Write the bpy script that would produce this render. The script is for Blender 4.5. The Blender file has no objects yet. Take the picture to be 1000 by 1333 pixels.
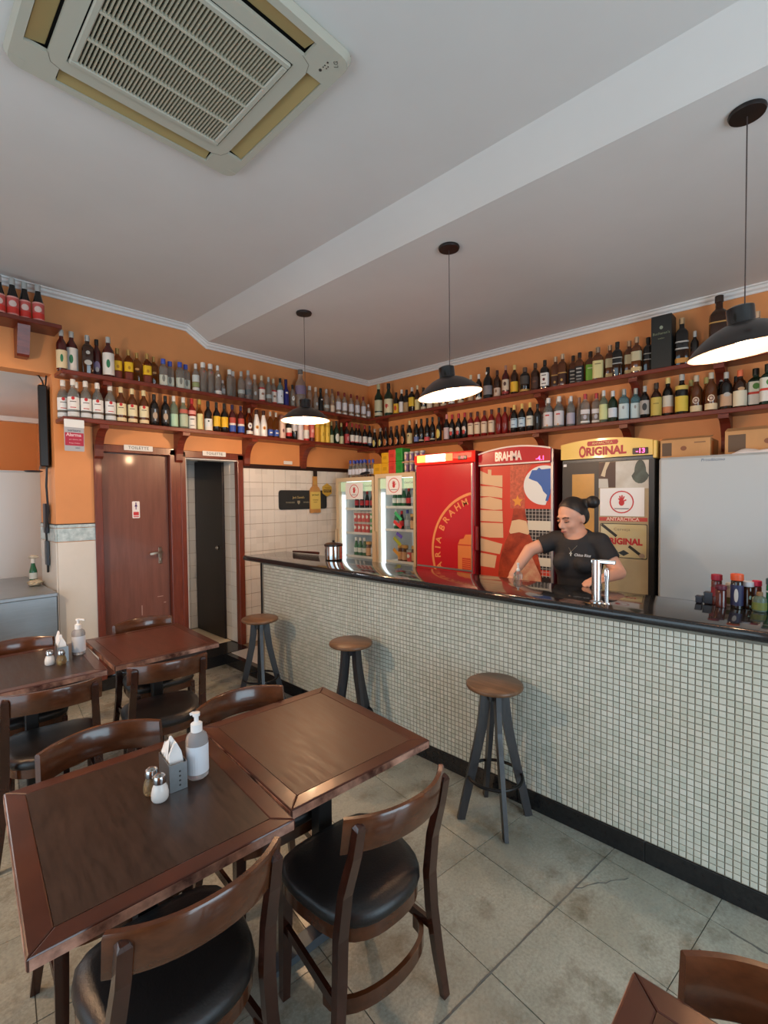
import bpy, bmesh, math, random
from mathutils import Vector, Matrix
random.seed(7)
S = bpy.context.scene
COL = S.collection
PI = math.pi

# ------------------------------------------------------------------ camera
cd = bpy.data.cameras.new('camera')
cam = bpy.data.objects.new('camera', cd)
COL.objects.link(cam)
S.camera = cam
cd.sensor_fit = 'HORIZONTAL'
cd.sensor_width = 36.0
cd.lens = 617.35 / 1000 * 36.0
cd.clip_start = 0.02
YAW, PITCH, ROLL = math.radians(43.435), math.radians(-1.711), math.radians(-0.549)
_f = Vector((math.cos(YAW) * math.cos(PITCH), math.sin(YAW) * math.cos(PITCH), math.sin(PITCH)))
_r = Vector((math.sin(YAW), -math.cos(YAW), 0))
_u = _r.cross(_f)
_r, _u = math.cos(ROLL) * _r + math.sin(ROLL) * _u, -math.sin(ROLL) * _r + math.cos(ROLL) * _u
_m = Matrix((_r, _u, -_f)).transposed().to_4x4()
_m.translation = Vector((0, 0, 1.60))
cam.matrix_world = _m

# ------------------------------------------------------------------ world, daylight, exposure
S.view_settings.view_transform = 'Standard'
S.view_settings.look = 'None'
S.view_settings.gamma = 1.0
S.view_settings.use_curve_mapping = False
S.view_settings.exposure = 0.15
W = bpy.data.worlds.new('World')
S.world = W
W.use_nodes = True
_bg = W.node_tree.nodes['Background']
_bg.inputs[0].default_value = (0.66, 0.86, 1.0, 1)
_bg.inputs[1].default_value = 0.9


def area(name, loc, direction, sx, sy, power, color):
    ld = bpy.data.lights.new(name, 'AREA')
    ld.shape = 'RECTANGLE'
    ld.size, ld.size_y, ld.energy, ld.color = sx, sy, power, color
    o = bpy.data.objects.new(name, ld)
    o.location = loc
    o.rotation_euler = Vector(direction).to_track_quat('-Z', 'Y').to_euler()
    COL.objects.link(o)
    return o


# daylight entering by the street doorways (left side of the room and behind the camera)
DAY = (0.64, 0.85, 1.0)
area('daylight_side_doorway', (-2.38, 1.6, 1.25), (1, 0, 0.05), 3.4, 2.3, 40, DAY)
area('daylight_street_doorway', (1.0, -2.33, 1.25), (0, 1, 0.08), 2.2, 2.3, 74, DAY)
_kl = bpy.data.lights.new('kitchen_bulb', 'POINT')
_kl.energy, _kl.color, _kl.shadow_soft_size = 34, (.88, .95, 1.0), .08
_ko = bpy.data.objects.new('kitchen_bulb', _kl)
_ko.location = (-.75, 5.9, 2.05)
COL.objects.link(_ko)

S.cycles.max_bounces = 10
S.cycles.transmission_bounces = 8
S.cycles.transparent_max_bounces = 12
S.cycles.caustics_reflective = False
S.cycles.caustics_refractive = False
S.cycles.sample_clamp_indirect = 4.0
S.cycles.use_denoising = True

# ------------------------------------------------------------------ materials
_mats = {}


def srgb(r, g, b):
    def c(v):
        v /= 255.0
        return v / 12.92 if v <= 0.04045 else ((v + 0.055) / 1.055) ** 2.4
    return (c(r), c(g), c(b))


def M(col, rough=0.5, metal=0.0, spec=0.5, trans=0.0, ior=1.45, emit=0.0, ecol=None, noise=0.0, nscale=8.0,
      stretch=(1, 1, 1), bump=0.0, col2=None, coat=0.0, world=False, detail=4.0, rvar=0.0):
    """A principled material; noise blends towards col2 (or a darker tone) with object or world coordinates."""
    key = (col, rough, metal, spec, trans, ior, emit, ecol, noise, nscale, stretch, bump, col2, coat, world, detail, rvar)
    if key in _mats:
        return _mats[key]
    m = bpy.data.materials.new('mat_%d' % len(_mats))
    _mats[key] = m
    m.use_nodes = True
    nt = m.node_tree
    b = nt.nodes['Principled BSDF']
    b.inputs['Base Color'].default_value = (*col, 1)
    b.inputs['Roughness'].default_value = rough
    b.inputs['Metallic'].default_value = metal
    b.inputs['Specular IOR Level'].default_value = spec
    b.inputs['Transmission Weight'].default_value = trans
    b.inputs['IOR'].default_value = ior
    b.inputs['Coat Weight'].default_value = coat
    b.inputs['Coat Roughness'].default_value = 0.08
    if emit:
        b.inputs['Emission Color'].default_value = (*(ecol or col), 1)
        b.inputs['Emission Strength'].default_value = emit
    if noise or bump or rvar:
        if world:
            src = nt.nodes.new('ShaderNodeNewGeometry').outputs['Position']
        else:
            src = nt.nodes.new('ShaderNodeTexCoord').outputs['Object']
        mp = nt.nodes.new('ShaderNodeMapping')
        mp.inputs['Scale'].default_value = stretch
        nt.links.new(src, mp.inputs['Vector'])
        t = nt.nodes.new('ShaderNodeTexNoise')
        t.inputs['Scale'].default_value = nscale
        t.inputs['Detail'].default_value = detail
        t.inputs['Roughness'].default_value = 0.6
        nt.links.new(mp.outputs[0], t.inputs['Vector'])
        if noise:
            r = nt.nodes.new('ShaderNodeValToRGB')
            r.color_ramp.elements[0].position = 0.35
            r.color_ramp.elements[1].position = 0.68
            c2 = col2 or tuple(c * (1 - noise) for c in col)
            r.color_ramp.elements[0].color = (*(c2 if col2 is None else tuple(a + (d - a) * noise for a, d in zip(col, c2))), 1)
            r.color_ramp.elements[1].color = (*col, 1)
            nt.links.new(t.outputs['Fac'], r.inputs[0])
            nt.links.new(r.outputs[0], b.inputs['Base Color'])
        if rvar:
            mr = nt.nodes.new('ShaderNodeMapRange')
            mr.inputs[1].default_value, mr.inputs[2].default_value = 0.3, 0.7
            mr.inputs[3].default_value, mr.inputs[4].default_value = max(0.02, rough - rvar), rough + rvar
            nt.links.new(t.outputs['Fac'], mr.inputs[0])
            nt.links.new(mr.outputs[0], b.inputs['Roughness'])
        if bump:
            bp = nt.nodes.new('ShaderNodeBump')
            bp.inputs['Strength'].default_value = bump
            bp.inputs['Distance'].default_value = 0.01
            nt.links.new(t.outputs['Fac'], bp.inputs['Height'])
            nt.links.new(bp.outputs[0], b.inputs['Normal'])
    return m


def pane_material(name, tint, refl=0.08):
    m = bpy.data.materials.new(name)
    m.use_nodes = True
    nt = m.node_tree
    nt.nodes.remove(nt.nodes['Principled BSDF'])
    tr = nt.nodes.new('ShaderNodeBsdfTransparent')
    tr.inputs[0].default_value = (*tint, 1)
    gl = nt.nodes.new('ShaderNodeBsdfGlossy')
    gl.inputs['Roughness'].default_value = 0.03
    mx = nt.nodes.new('ShaderNodeMixShader')
    lw = nt.nodes.new('ShaderNodeLayerWeight')
    pw = nt.nodes.new('ShaderNodeMath')
    pw.operation = 'POWER'
    pw.inputs[1].default_value = 4.0
    nt.links.new(lw.outputs['Facing'], pw.inputs[0])
    ad = nt.nodes.new('ShaderNodeMath')
    ad.operation = 'ADD'
    ad.inputs[1].default_value = refl * .5
    nt.links.new(pw.outputs[0], ad.inputs[0])
    nt.links.new(ad.outputs[0], mx.inputs[0])
    nt.links.new(tr.outputs[0], mx.inputs[1])
    nt.links.new(gl.outputs[0], mx.inputs[2])
    nt.links.new(mx.outputs[0], nt.nodes['Material Output'].inputs[0])
    return m


def tile_material(name, c1, c2, pitch, origin, rough, grime, grime_col, gscale):
    """Ceramic pieces: each piece gets its own shade from its place in the grid, plus soft grime."""
    m = bpy.data.materials.new(name)
    m.use_nodes = True
    nt = m.node_tree
    b = nt.nodes['Principled BSDF']
    b.inputs['Roughness'].default_value = rough
    g = nt.nodes.new('ShaderNodeNewGeometry')
    mp = nt.nodes.new('ShaderNodeVectorMath')
    mp.operation = 'SUBTRACT'
    mp.inputs[1].default_value = origin
    nt.links.new(g.outputs['Position'], mp.inputs[0])
    sn = nt.nodes.new('ShaderNodeVectorMath')
    sn.operation = 'DIVIDE'
    sn.inputs[1].default_value = (pitch, pitch, pitch)
    nt.links.new(mp.outputs[0], sn.inputs[0])
    fl = nt.nodes.new('ShaderNodeVectorMath')
    fl.operation = 'FLOOR'
    nt.links.new(sn.outputs[0], fl.inputs[0])
    wn = nt.nodes.new('ShaderNodeTexWhiteNoise')
    nt.links.new(fl.outputs[0], wn.inputs['Vector'])
    mx = nt.nodes.new('ShaderNodeMix')
    mx.data_type = 'RGBA'
    mx.inputs[6].default_value = (*c1, 1)
    mx.inputs[7].default_value = (*c2, 1)
    nt.links.new(wn.outputs['Value'], mx.inputs[0])
    t = nt.nodes.new('ShaderNodeTexNoise')
    t.inputs['Scale'].default_value = gscale
    t.inputs['Detail'].default_value = 5
    nt.links.new(g.outputs['Position'], t.inputs['Vector'])
    r = nt.nodes.new('ShaderNodeMapRange')
    r.inputs[1].default_value, r.inputs[2].default_value = 0.45, 0.75
    r.inputs[3].default_value, r.inputs[4].default_value = 0.0, grime
    nt.links.new(t.outputs['Fac'], r.inputs[0])
    m2 = nt.nodes.new('ShaderNodeMix')
    m2.data_type = 'RGBA'
    nt.links.new(r.outputs[0], m2.inputs[0])
    nt.links.new(mx.outputs[2], m2.inputs[6])
    m2.inputs[7].default_value = (*grime_col, 1)
    nt.links.new(m2.outputs[2], b.inputs['Base Color'])
    return m


# ------------------------------------------------------------------ mesh helpers
def BM():
    return bmesh.new()


def box(bm, x0, x1, y0, y1, z0, z1, mi=0, bevel=0.0, seg=1):
    vs = [bm.verts.new(p) for p in ((x0, y0, z0), (x1, y0, z0), (x1, y1, z0), (x0, y1, z0),
                                    (x0, y0, z1), (x1, y0, z1), (x1, y1, z1), (x0, y1, z1))]
    fs = []
    for idx in ((0, 3, 2, 1), (4, 5, 6, 7), (0, 1, 5, 4), (1, 2, 6, 5), (2, 3, 7, 6), (3, 0, 4, 7)):
        f = bm.faces.new([vs[i] for i in idx])
        f.material_index = mi
        fs.append(f)
    if bevel:
        es = list({e for f in fs for e in f.edges})
        bmesh.ops.bevel(bm, geom=es, offset=bevel, segments=seg, profile=0.5, affect='EDGES', clamp_overlap=True)
    return vs


def prism(bm, poly, d0, d1, axis='z', mi=0):
    """poly: list of 2D points; extruded along axis. axis z: (x,y); axis y: (x,z); axis x: (y,z)."""
    def P(p, d):
        return {'z': (p[0], p[1], d), 'y': (p[0], d, p[1]), 'x': (d, p[0], p[1])}[axis]
    a = [bm.verts.new(P(p, d0)) for p in poly]
    b = [bm.verts.new(P(p, d1)) for p in poly]
    n = len(poly)
    fs = [bm.faces.new(list(reversed(a))), bm.faces.new(b)]
    for i in range(n):
        fs.append(bm.faces.new((a[i], a[(i + 1) % n], b[(i + 1) % n], b[i])))
    for f in fs:
        f.material_index = mi
    bmesh.ops.recalc_face_normals(bm, faces=fs)
    return fs


def rrect(w, h, r, n=4, cx=0, cy=0):
    out = []
    for sx, sy, a0 in ((1, 1, 0), (-1, 1, PI / 2), (-1, -1, PI), (1, -1, 1.5 * PI)):
        for i in range(n + 1):
            a = a0 + PI / 2 * i / n
            out.append((cx + sx * (w / 2 - r) + r * math.cos(a), cy + sy * (h / 2 - r) + r * math.sin(a)))
    return out


def lathe(bm, prof, n=16, c=(0, 0, 0), power=2.0, mi=0, squash=1.0):
    """prof: (radius, z) pairs; power > 2 gives a rounded square section."""
    rings = []
    for r, z in prof:
        if r < 1e-6:
            rings.append([bm.verts.new((c[0], c[1], c[2] + z))])
            continue
        ring = []
        for i in range(n):
            a = 2 * PI * i / n + (PI / n if power > 2 else 0)
            ca, sa = math.cos(a), math.sin(a)
            k = r / (abs(ca) ** power + abs(sa) ** power) ** (1 / power)
            ring.append(bm.verts.new((c[0] + k * ca, c[1] + k * sa * squash, c[2] + z)))
        rings.append(ring)
    fs = []
    for a, b in zip(rings[:-1], rings[1:]):
        if len(a) == 1 and len(b) == 1:
            continue
        for i in range(n):
            j = (i + 1) % n
            if len(a) == 1:
                fs.append(bm.faces.new((a[0], b[j], b[i])))
            elif len(b) == 1:
                fs.append(bm.faces.new((a[i], a[j], b[0])))
            else:
                fs.append(bm.faces.new((a[i], a[j], b[j], b[i])))
    for f in fs:
        f.material_index = mi
    return fs


def sweep(bm, pts, sec, closed=False, up=(0, 0, 1), mi=0, caps=True, scales=None):
    """Sweep a 2D section (list of (side, up) offsets) along points."""
    pts = [Vector(p) for p in pts]
    n = len(pts)
    rings = []
    for i, p in enumerate(pts):
        if closed:
            t = (pts[(i + 1) % n] - pts[i - 1]).normalized()
        else:
            t = (pts[min(i + 1, n - 1)] - pts[max(i - 1, 0)]).normalized()
        upv = Vector(up)
        s = t.cross(upv)
        if s.length < 1e-4:
            s = t.cross(Vector((0, 1, 0)))
        s.normalize()
        u2 = s.cross(t).normalized()
        k = scales[i] if scales else 1.0
        rings.append([bm.verts.new(p + s * a * k + u2 * b * k) for a, b in sec])
    m = len(sec)
    fs = []
    rng = range(n) if closed else range(n - 1)
    for i in rng:
        a, b = rings[i], rings[(i + 1) % n]
        for k in range(m):
            fs.append(bm.faces.new((a[k], a[(k + 1) % m], b[(k + 1) % m], b[k])))
    if caps and not closed:
        fs.append(bm.faces.new(list(reversed(rings[0]))))
        fs.append(bm.faces.new(rings[-1]))
    for f in fs:
        f.material_index = mi
    bmesh.ops.recalc_face_normals(bm, faces=fs)
    return fs


def circ(r, n=10):
    return [(r * math.cos(2 * PI * i / n), r * math.sin(2 * PI * i / n)) for i in range(n)]


def rect(w, h):
    return [(-w / 2, -h / 2), (w / 2, -h / 2), (w / 2, h / 2), (-w / 2, h / 2)]


def build(name, bm, mats, parent=None, smooth=None, loc=None, rot=None):
    me = bpy.data.meshes.new(name)
    bm.to_mesh(me)
    bm.free()
    return link(name, me, mats, parent, smooth, loc, rot)


def link(name, me, mats=None, parent=None, smooth=None, loc=None, rot=None):
    if mats is not None and not me.materials:
        for m in (mats if isinstance(mats, (list, tuple)) else [mats]):
            me.materials.append(m)
    if smooth is not None and smooth is not False:
        try:
            me.set_sharp_from_angle(angle=math.radians(35 if smooth is True else smooth))
        except Exception:
            pass
        me.polygons.foreach_set('use_smooth', [True] * len(me.polygons))
    o = bpy.data.objects.new(name, me)
    COL.objects.link(o)
    if parent is not None:
        o.parent = parent
    if loc is not None:
        o.location = loc
    if rot is not None:
        o.rotation_euler = rot
    return o


def tag(o, label, cat=None, group=None, kind=None):
    if label:
        o['label'] = label
    if cat:
        o['category'] = cat
    if group:
        o['group'] = group
    if kind:
        o['kind'] = kind
    return o


def struct(o, label=None):
    return tag(o, label, None, None, 'structure')


def E(name, label, cat, loc=(0, 0, 0), rz=0.0, group=None):
    o = bpy.data.objects.new(name, None)
    o.empty_display_size = 0.05
    COL.objects.link(o)
    o.location = loc
    o.rotation_euler = (0, 0, rz)
    return tag(o, label, cat, group)


def dup(o, parent=None):
    c = o.copy()
    COL.objects.link(c)
    if parent is not None:
        c.parent = parent
    for ch in list(o.children):
        dup(ch, c)
    return c


_tcache = {}


def textmesh(s, size=1.0, bold=0.0, sx=1.0, shear=0.0, thick=0.0006, align='CENTER', space=1.0):
    cu = bpy.data.curves.new('lettering', 'FONT')
    cu.body = s
    cu.size = size
    cu.align_x = align
    cu.align_y = 'CENTER'
    cu.offset = bold
    cu.shear = shear
    cu.extrude = thick
    cu.resolution_u = 3
    cu.space_character = space
    o = bpy.data.objects.new('lettering', cu)
    me = bpy.data.meshes.new_from_object(o)
    bpy.data.objects.remove(o)
    bpy.data.curves.remove(cu)
    if sx != 1.0:
        me.transform(Matrix.Diagonal((sx, 1, 1, 1)))
    return me


# frames for flat print: columns are (text right, text up, outward normal)
F_A = Matrix(((1, 0, 0), (0, 0, -1), (0, 1, 0))).to_4x4()      # faces -Y: right = +X
F_B = Matrix(((0, 0, -1), (-1, 0, 0), (0, 1, 0))).to_4x4()     # faces -X: right = -Y


def text(name, s, size, mat, parent, loc, frame=F_A, **kw):
    me = textmesh(s, size, **kw)
    me.transform(frame)
    return link(name, me, mat, parent, loc=loc)


def plate(name, poly, thick, mat, parent, loc, frame=F_A):
    """A flat printed piece: 2D outline with thickness, outward along the frame's normal."""
    bm = BM()
    prism(bm, poly, 0, thick)
    me = bpy.data.meshes.new(name)
    bm.to_mesh(me)
    bm.free()
    me.transform(frame)
    return link(name, me, mat, parent, loc=loc)


def ell(a, b, n=20, cx=0, cy=0, a0=0, a1=2 * PI):
    full = abs(a1 - a0 - 2 * PI) < 1e-6
    k = n if full else n + 1
    return [(cx + a * math.cos(a0 + (a1 - a0) * i / n), cy + b * math.sin(a0 + (a1 - a0) * i / n)) for i in range(k)]


def ring_poly(bm, a, b, w, n=28, d0=0.0, d1=0.001):
    for i in range(n):
        t0, t1 = 2 * PI * i / n, 2 * PI * (i + 1) / n
        p = [(a * math.cos(t0), b * math.sin(t0)), (a * math.cos(t1), b * math.sin(t1)),
             ((a - w) * math.cos(t1), (b - w) * math.sin(t1)), ((a - w) * math.cos(t0), (b - w) * math.sin(t0))]
        prism(bm, p, d0, d1)


def plate_bm(name, bm, mat, parent, loc, frame=F_A):
    me = bpy.data.meshes.new(name)
    bm.to_mesh(me)
    bm.free()
    me.transform(frame)
    return link(name, me, mat, parent, loc=loc)

# ------------------------------------------------------------------ room materials
ORANGE = M(srgb(224, 152, 94), 0.5, noise=0.10, nscale=2.0, world=True)
CEIL = M(srgb(229, 228, 225), 0.75, noise=0.05, nscale=1.3, world=True)
CORNICE = M(srgb(232, 233, 232), 0.6)
BLACKSTONE = M((0.012, 0.012, 0.013), 0.16, noise=0.4, nscale=60, col2=(0.03, 0.03, 0.03))
GROUT_D = M(srgb(104, 100, 88), 0.85)
FRAME_W = M(srgb(122, 58, 42), 0.32, noise=0.35, nscale=6, stretch=(14, 14, 1), world=True, coat=0.25)
SHELF_W = M(srgb(122, 50, 34), 0.36, noise=0.35, nscale=9, stretch=(1, 1, 6), world=True, coat=0.2)
DARKWOOD = M(srgb(52, 28, 22), 0.4, noise=0.3, nscale=5, stretch=(8, 8, 1))
WHITE = M(srgb(232, 232, 228), 0.45)
BLACK = M((0.01, 0.01, 0.011), 0.4)
WTILE = tile_material('white_wall_tile', srgb(226, 222, 214), srgb(216, 212, 204), 0.147, (2.55, 4.0, 0.1), 0.16, 0.12,
                      srgb(190, 178, 160), 3.0)
WGROUT = M(srgb(146, 124, 100), 0.9)
WALL_Y, WALL_X = 4.42, 4.40
X_MIN, Y_MIN = -2.4, -2.35
Z_HI, Z_LO = 3.23, 3.11

# ------------------------------------------------------------------ ceiling with its sloped soffit
bm = BM()
prof = [(X_MIN - .15, Z_HI), (1.99, Z_HI), (2.185, Z_LO), (WALL_X + .15, Z_LO), (WALL_X + .15, 3.4), (X_MIN - .15, 3.4)]
prism(bm, prof, Y_MIN - .15, WALL_Y + .15, 'y')
struct(build('ceiling', bm, CEIL))

# ------------------------------------------------------------------ walls
bm = BM()
box(bm, X_MIN - .15, 0.93, WALL_Y, WALL_Y + .15, 2.585, 3.4)                      # header over the kitchen opening
box(bm, 0.93, 1.205, WALL_Y, WALL_Y + .50, 0, 3.4)                                # pier
box(bm, 1.205, 2.55, WALL_Y, WALL_Y + .15, 2.055, 3.4)
box(bm, 1.895, 1.925, WALL_Y + .02, WALL_Y + .15, 0.1, 2.055)
box(bm, 2.55, WALL_X + .15, WALL_Y, WALL_Y + .15, 0, 3.4)
wall_back = struct(build('wall_back', bm, ORANGE), 'orange painted wall with the toilet doors')
bm = BM()
box(bm, WALL_X, WALL_X + .15, Y_MIN, WALL_Y, 0, 3.4)
wall_right = struct(build('wall_right', bm, ORANGE), 'orange painted wall behind the fridges')
bm = BM()
box(bm, X_MIN - .15, X_MIN, Y_MIN - .15, -0.1, 0, 3.4)
box(bm, X_MIN - .15, X_MIN, 3.3, 7.1, 0, 3.4)
box(bm, X_MIN - .15, X_MIN, -0.1, 3.3, 2.5, 3.4)
struct(build('wall_left', bm, ORANGE))
bm = BM()
box(bm, X_MIN, -0.1, Y_MIN - .15, Y_MIN, 0, 3.4)
box(bm, 2.1, WALL_X + .15, Y_MIN - .15, Y_MIN, 0, 3.4)
box(bm, -0.1, 2.1, Y_MIN - .15, Y_MIN, 2.5, 3.4)
struct(build('wall_street', bm, ORANGE))

# kitchen seen through the opening on the left
KWHITE = M(srgb(226, 228, 228), 0.4)
bm = BM()
box(bm, X_MIN, 1.45, 7.0, 7.1, 0, 2.7)
box(bm, 1.3, 1.45, 4.92, 7.0, 0, 2.7)
struct(build('wall_kitchen', bm, M(srgb(212, 138, 80), 0.6)))
bm = BM()
box(bm, X_MIN, 1.45, 4.57, 7.1, 2.585, 2.7)
struct(build('ceiling_kitchen', bm, CEIL))
bm = BM()
box(bm, X_MIN, 1.3, 6.93, 7.0, 2.53, 2.585)
struct(build('trim_kitchen', bm, CORNICE))

# cornice
def cornice_sec():
    return [(0, -.055), (.012, -.055), (.016, -.04), (.034, -.03), (.04, -.014), (.055, -.01), (.055, 0), (0, 0)]
bm = BM()
def corn_run(bm, pts, inward):
    rings = []
    for x, y, z in pts:
        rings.append([bm.verts.new((x + inward[0] * a, y + inward[1] * a, z + b)) for a, b in cornice_sec()])
    fs = []
    for a, b in zip(rings[:-1], rings[1:]):
        for k in range(len(a)):
            fs.append(bm.faces.new((a[k], a[(k + 1) % len(a)], b[(k + 1) % len(a)], b[k])))
    fs.append(bm.faces.new(rings[0]))
    fs.append(bm.faces.new(rings[-1]))
    bmesh.ops.recalc_face_normals(bm, faces=fs)
corn_run(bm, [(X_MIN, WALL_Y, Z_HI), (1.99, WALL_Y, Z_HI), (2.185, WALL_Y, Z_LO), (WALL_X, WALL_Y, Z_LO)], (0, -1))
struct(build('trim_1', bm, CORNICE), 'white plaster cornice stepping down along the orange wall')
bm = BM()
corn_run(bm, [(WALL_X, WALL_Y, Z_LO), (WALL_X, Y_MIN, Z_LO)], (-1, 0))
struct(build('trim_2', bm, CORNICE), 'white plaster cornice above the bottle shelves behind the bar')

# ------------------------------------------------------------------ floor: square concrete-look slabs laid slightly askew
bm = BM()
box(bm, X_MIN - .15, WALL_X + .15, Y_MIN - .15, 7.1, -0.12, -0.004)
floor = struct(build('floor', bm, M(srgb(84, 82, 74), 0.9)), 'worn grey floor of large square slabs')
FT = bpy.data.materials.new('floor_slab')
FT.use_nodes = True
nt = FT.node_tree
b_ = nt.nodes['Principled BSDF']
g_ = nt.nodes.new('ShaderNodeNewGeometry')
def _noise(scale, detail=6, rough=0.6):
    t = nt.nodes.new('ShaderNodeTexNoise')
    t.inputs['Scale'].default_value, t.inputs['Detail'].default_value, t.inputs['Roughness'].default_value = scale, detail, rough
    nt.links.new(g_.outputs['Position'], t.inputs['Vector'])
    return t
def _ramp(src, p0, p1, c0, c1):
    r = nt.nodes.new('ShaderNodeValToRGB')
    r.color_ramp.elements[0].position, r.color_ramp.elements[1].position = p0, p1
    r.color_ramp.elements[0].color, r.color_ramp.elements[1].color = (*c0, 1), (*c1, 1)
    nt.links.new(src, r.inputs[0])
    return r
def _mix(fac, a, b, mode='MIX'):
    m = nt.nodes.new('ShaderNodeMix')
    m.data_type = 'RGBA'
    m.blend_type = mode
    if isinstance(fac, float):
        m.inputs[0].default_value = fac
    else:
        nt.links.new(fac, m.inputs[0])
    nt.links.new(a, m.inputs[6])
    nt.links.new(b, m.inputs[7])
    return m
base = _ramp(_noise(2.2).outputs['Fac'], .3, .72, srgb(144, 142, 128), srgb(184, 181, 167))
spk = _ramp(_noise(95, 3).outputs['Fac'], .35, .65, (.82, .82, .82), (1.08, 1.08, 1.08))
m1 = _mix(1.0, base.outputs[0], spk.outputs[0], 'MULTIPLY')
st = _ramp(_noise(4.6, 8, .7).outputs['Fac'], .52, .70, (0, 0, 0), (.8, .8, .8))
dk = _ramp(_noise(30, 3).outputs['Fac'], 0, 1, srgb(96, 84, 62), srgb(110, 98, 78))
m2 = _mix(st.outputs[0], m1.outputs[2], dk.outputs[0])
inf = nt.nodes.new('ShaderNodeObjectInfo')
vr = _ramp(inf.outputs['Random'], 0, 1, (.93, .93, .93), (1.04, 1.04, 1.03))
m3 = _mix(1.0, m2.outputs[2], vr.outputs[0], 'MULTIPLY')
nt.links.new(m3.outputs[2], b_.inputs['Base Color'])
rr = nt.nodes.new('ShaderNodeMapRange')
rr.inputs[1].default_value, rr.inputs[2].default_value, rr.inputs[3].default_value, rr.inputs[4].default_value = .3, .7, .17, .40
nt.links.new(_noise(6).outputs['Fac'], rr.inputs[0])
nt.links.new(rr.outputs[0], b_.inputs['Roughness'])

def clip_rect(poly, x0, x1, y0, y1):
    def cut(p, inside, inter):
        out = []
        for i in range(len(p)):
            a, b = p[i - 1], p[i]
            if inside(b):
                if not inside(a):
                    out.append(inter(a, b))
                out.append(b)
            elif inside(a):
                out.append(inter(a, b))
        return out
    for ax, v, sg in ((0, x0, 1), (0, x1, -1), (1, y0, 1), (1, y1, -1)):
        if not poly:
            return poly
        def it(a, b, ax=ax, v=v):
            t = (v - a[ax]) / (b[ax] - a[ax])
            return (a[0] + (b[0] - a[0]) * t, a[1] + (b[1] - a[1]) * t)
        poly = cut(poly, lambda p, ax=ax, v=v, sg=sg: (p[ax] - v) * sg >= 0, it)
    return poly

FANG = math.radians(-7.4)
e1 = Vector((math.cos(FANG), math.sin(FANG)))
e2 = Vector((-math.sin(FANG), math.cos(FANG)))
NODE, PIT = Vector((1.757, 0.762)), 0.398
for i in range(-13, 6):
    for j in range(-11, 13):
        o = NODE + e1 * (i * PIT) + e2 * (j * PIT)
        g = 0.0016
        q = [o + e1 * g + e2 * g, o + e1 * (PIT - g) + e2 * g, o + e1 * (PIT - g) + e2 * (PIT - g), o + e1 * g + e2 * (PIT - g)]
        q = clip_rect([(p.x, p.y) for p in q], X_MIN, 2.245, Y_MIN, 4.425)
        if len(q) < 3:
            continue
        ar = abs(sum(q[k - 1][0] * q[k][1] - q[k][0] * q[k - 1][1] for k in range(len(q)))) / 2
        if ar < 0.002 or (o.x < -1.6 and o.y < 0):
            continue
        bm = BM()
        try:
            prism(bm, q, -0.02, random.uniform(-0.0012, 0.0))
        except Exception:
            bm.free()
            continue
        build('floor_tile', bm, FT, floor)
# the cracked, filled joint
bm = BM()
def crack(pts, w):
    for k in range(len(pts) - 1):
        a, b = Vector(pts[k]), Vector(pts[k + 1])
        n = Vector((-(b - a).y, (b - a).x)).normalized()
        wa, wb = w * random.uniform(.6, 1.2), w * random.uniform(.6, 1.2)
        prism(bm, [tuple(a - n * wa), tuple(b - n * wb), tuple(b + n * wb), tuple(a + n * wa)], -0.003, 0.0006)
def wob(p0, p1, n, amp):
    p0, p1 = Vector(p0), Vector(p1)
    d = (p1 - p0)
    nn = Vector((-d.y, d.x)).normalized()
    return [tuple(p0 + d * (k / n) + nn * (random.uniform(-amp, amp) if 0 < k < n else 0)) for k in range(n + 1)]
crack(wob((2.14, 0.714), (0.95, 0.868), 30, .0016), .0032)
crack(wob((1.90, 0.742), (2.10, 0.60), 9, .006), .0018)
crack(wob((2.09, 0.25), (2.065, 0.10), 8, .003), .004)
build('crack', bm, M(srgb(104, 102, 96), 0.9), floor)

# raised floor behind the bar and the black thresholds
bm = BM()
box(bm, 2.30, WALL_X, Y_MIN, WALL_Y, -0.004, 0.098)
platform = struct(build('floor_bar', bm, WGROUT))
for i in range(4):
    bm = BM()
    box(bm, 2.304 + i * .3, 2.60 + i * .3, 3.66, 3.96, 0.097, 0.1)
    build('floor_tile', bm, WTILE, platform)
    bm = BM()
    box(bm, 2.304 + i * .3, 2.60 + i * .3, 3.964, 4.26, 0.097, 0.1)
    build('floor_tile', bm, WTILE, platform)
bm = BM()
box(bm, 2.247, 2.30, 3.60, 4.26, 0, 0.1)
box(bm, 1.925, 2.50, 4.26, 4.60, 0, 0.105)
box(bm, 1.21, 1.925, 4.425, 4.60, 0, 0.1)
struct(build('trim_3', bm, BLACKSTONE), 'black stone threshold before the toilet doors')
bm = BM()
box(bm, 0.93, 1.205, 4.408, 4.42, 0, 0.1)
struct(build('baseboard_back', bm, BLACKSTONE))

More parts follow.
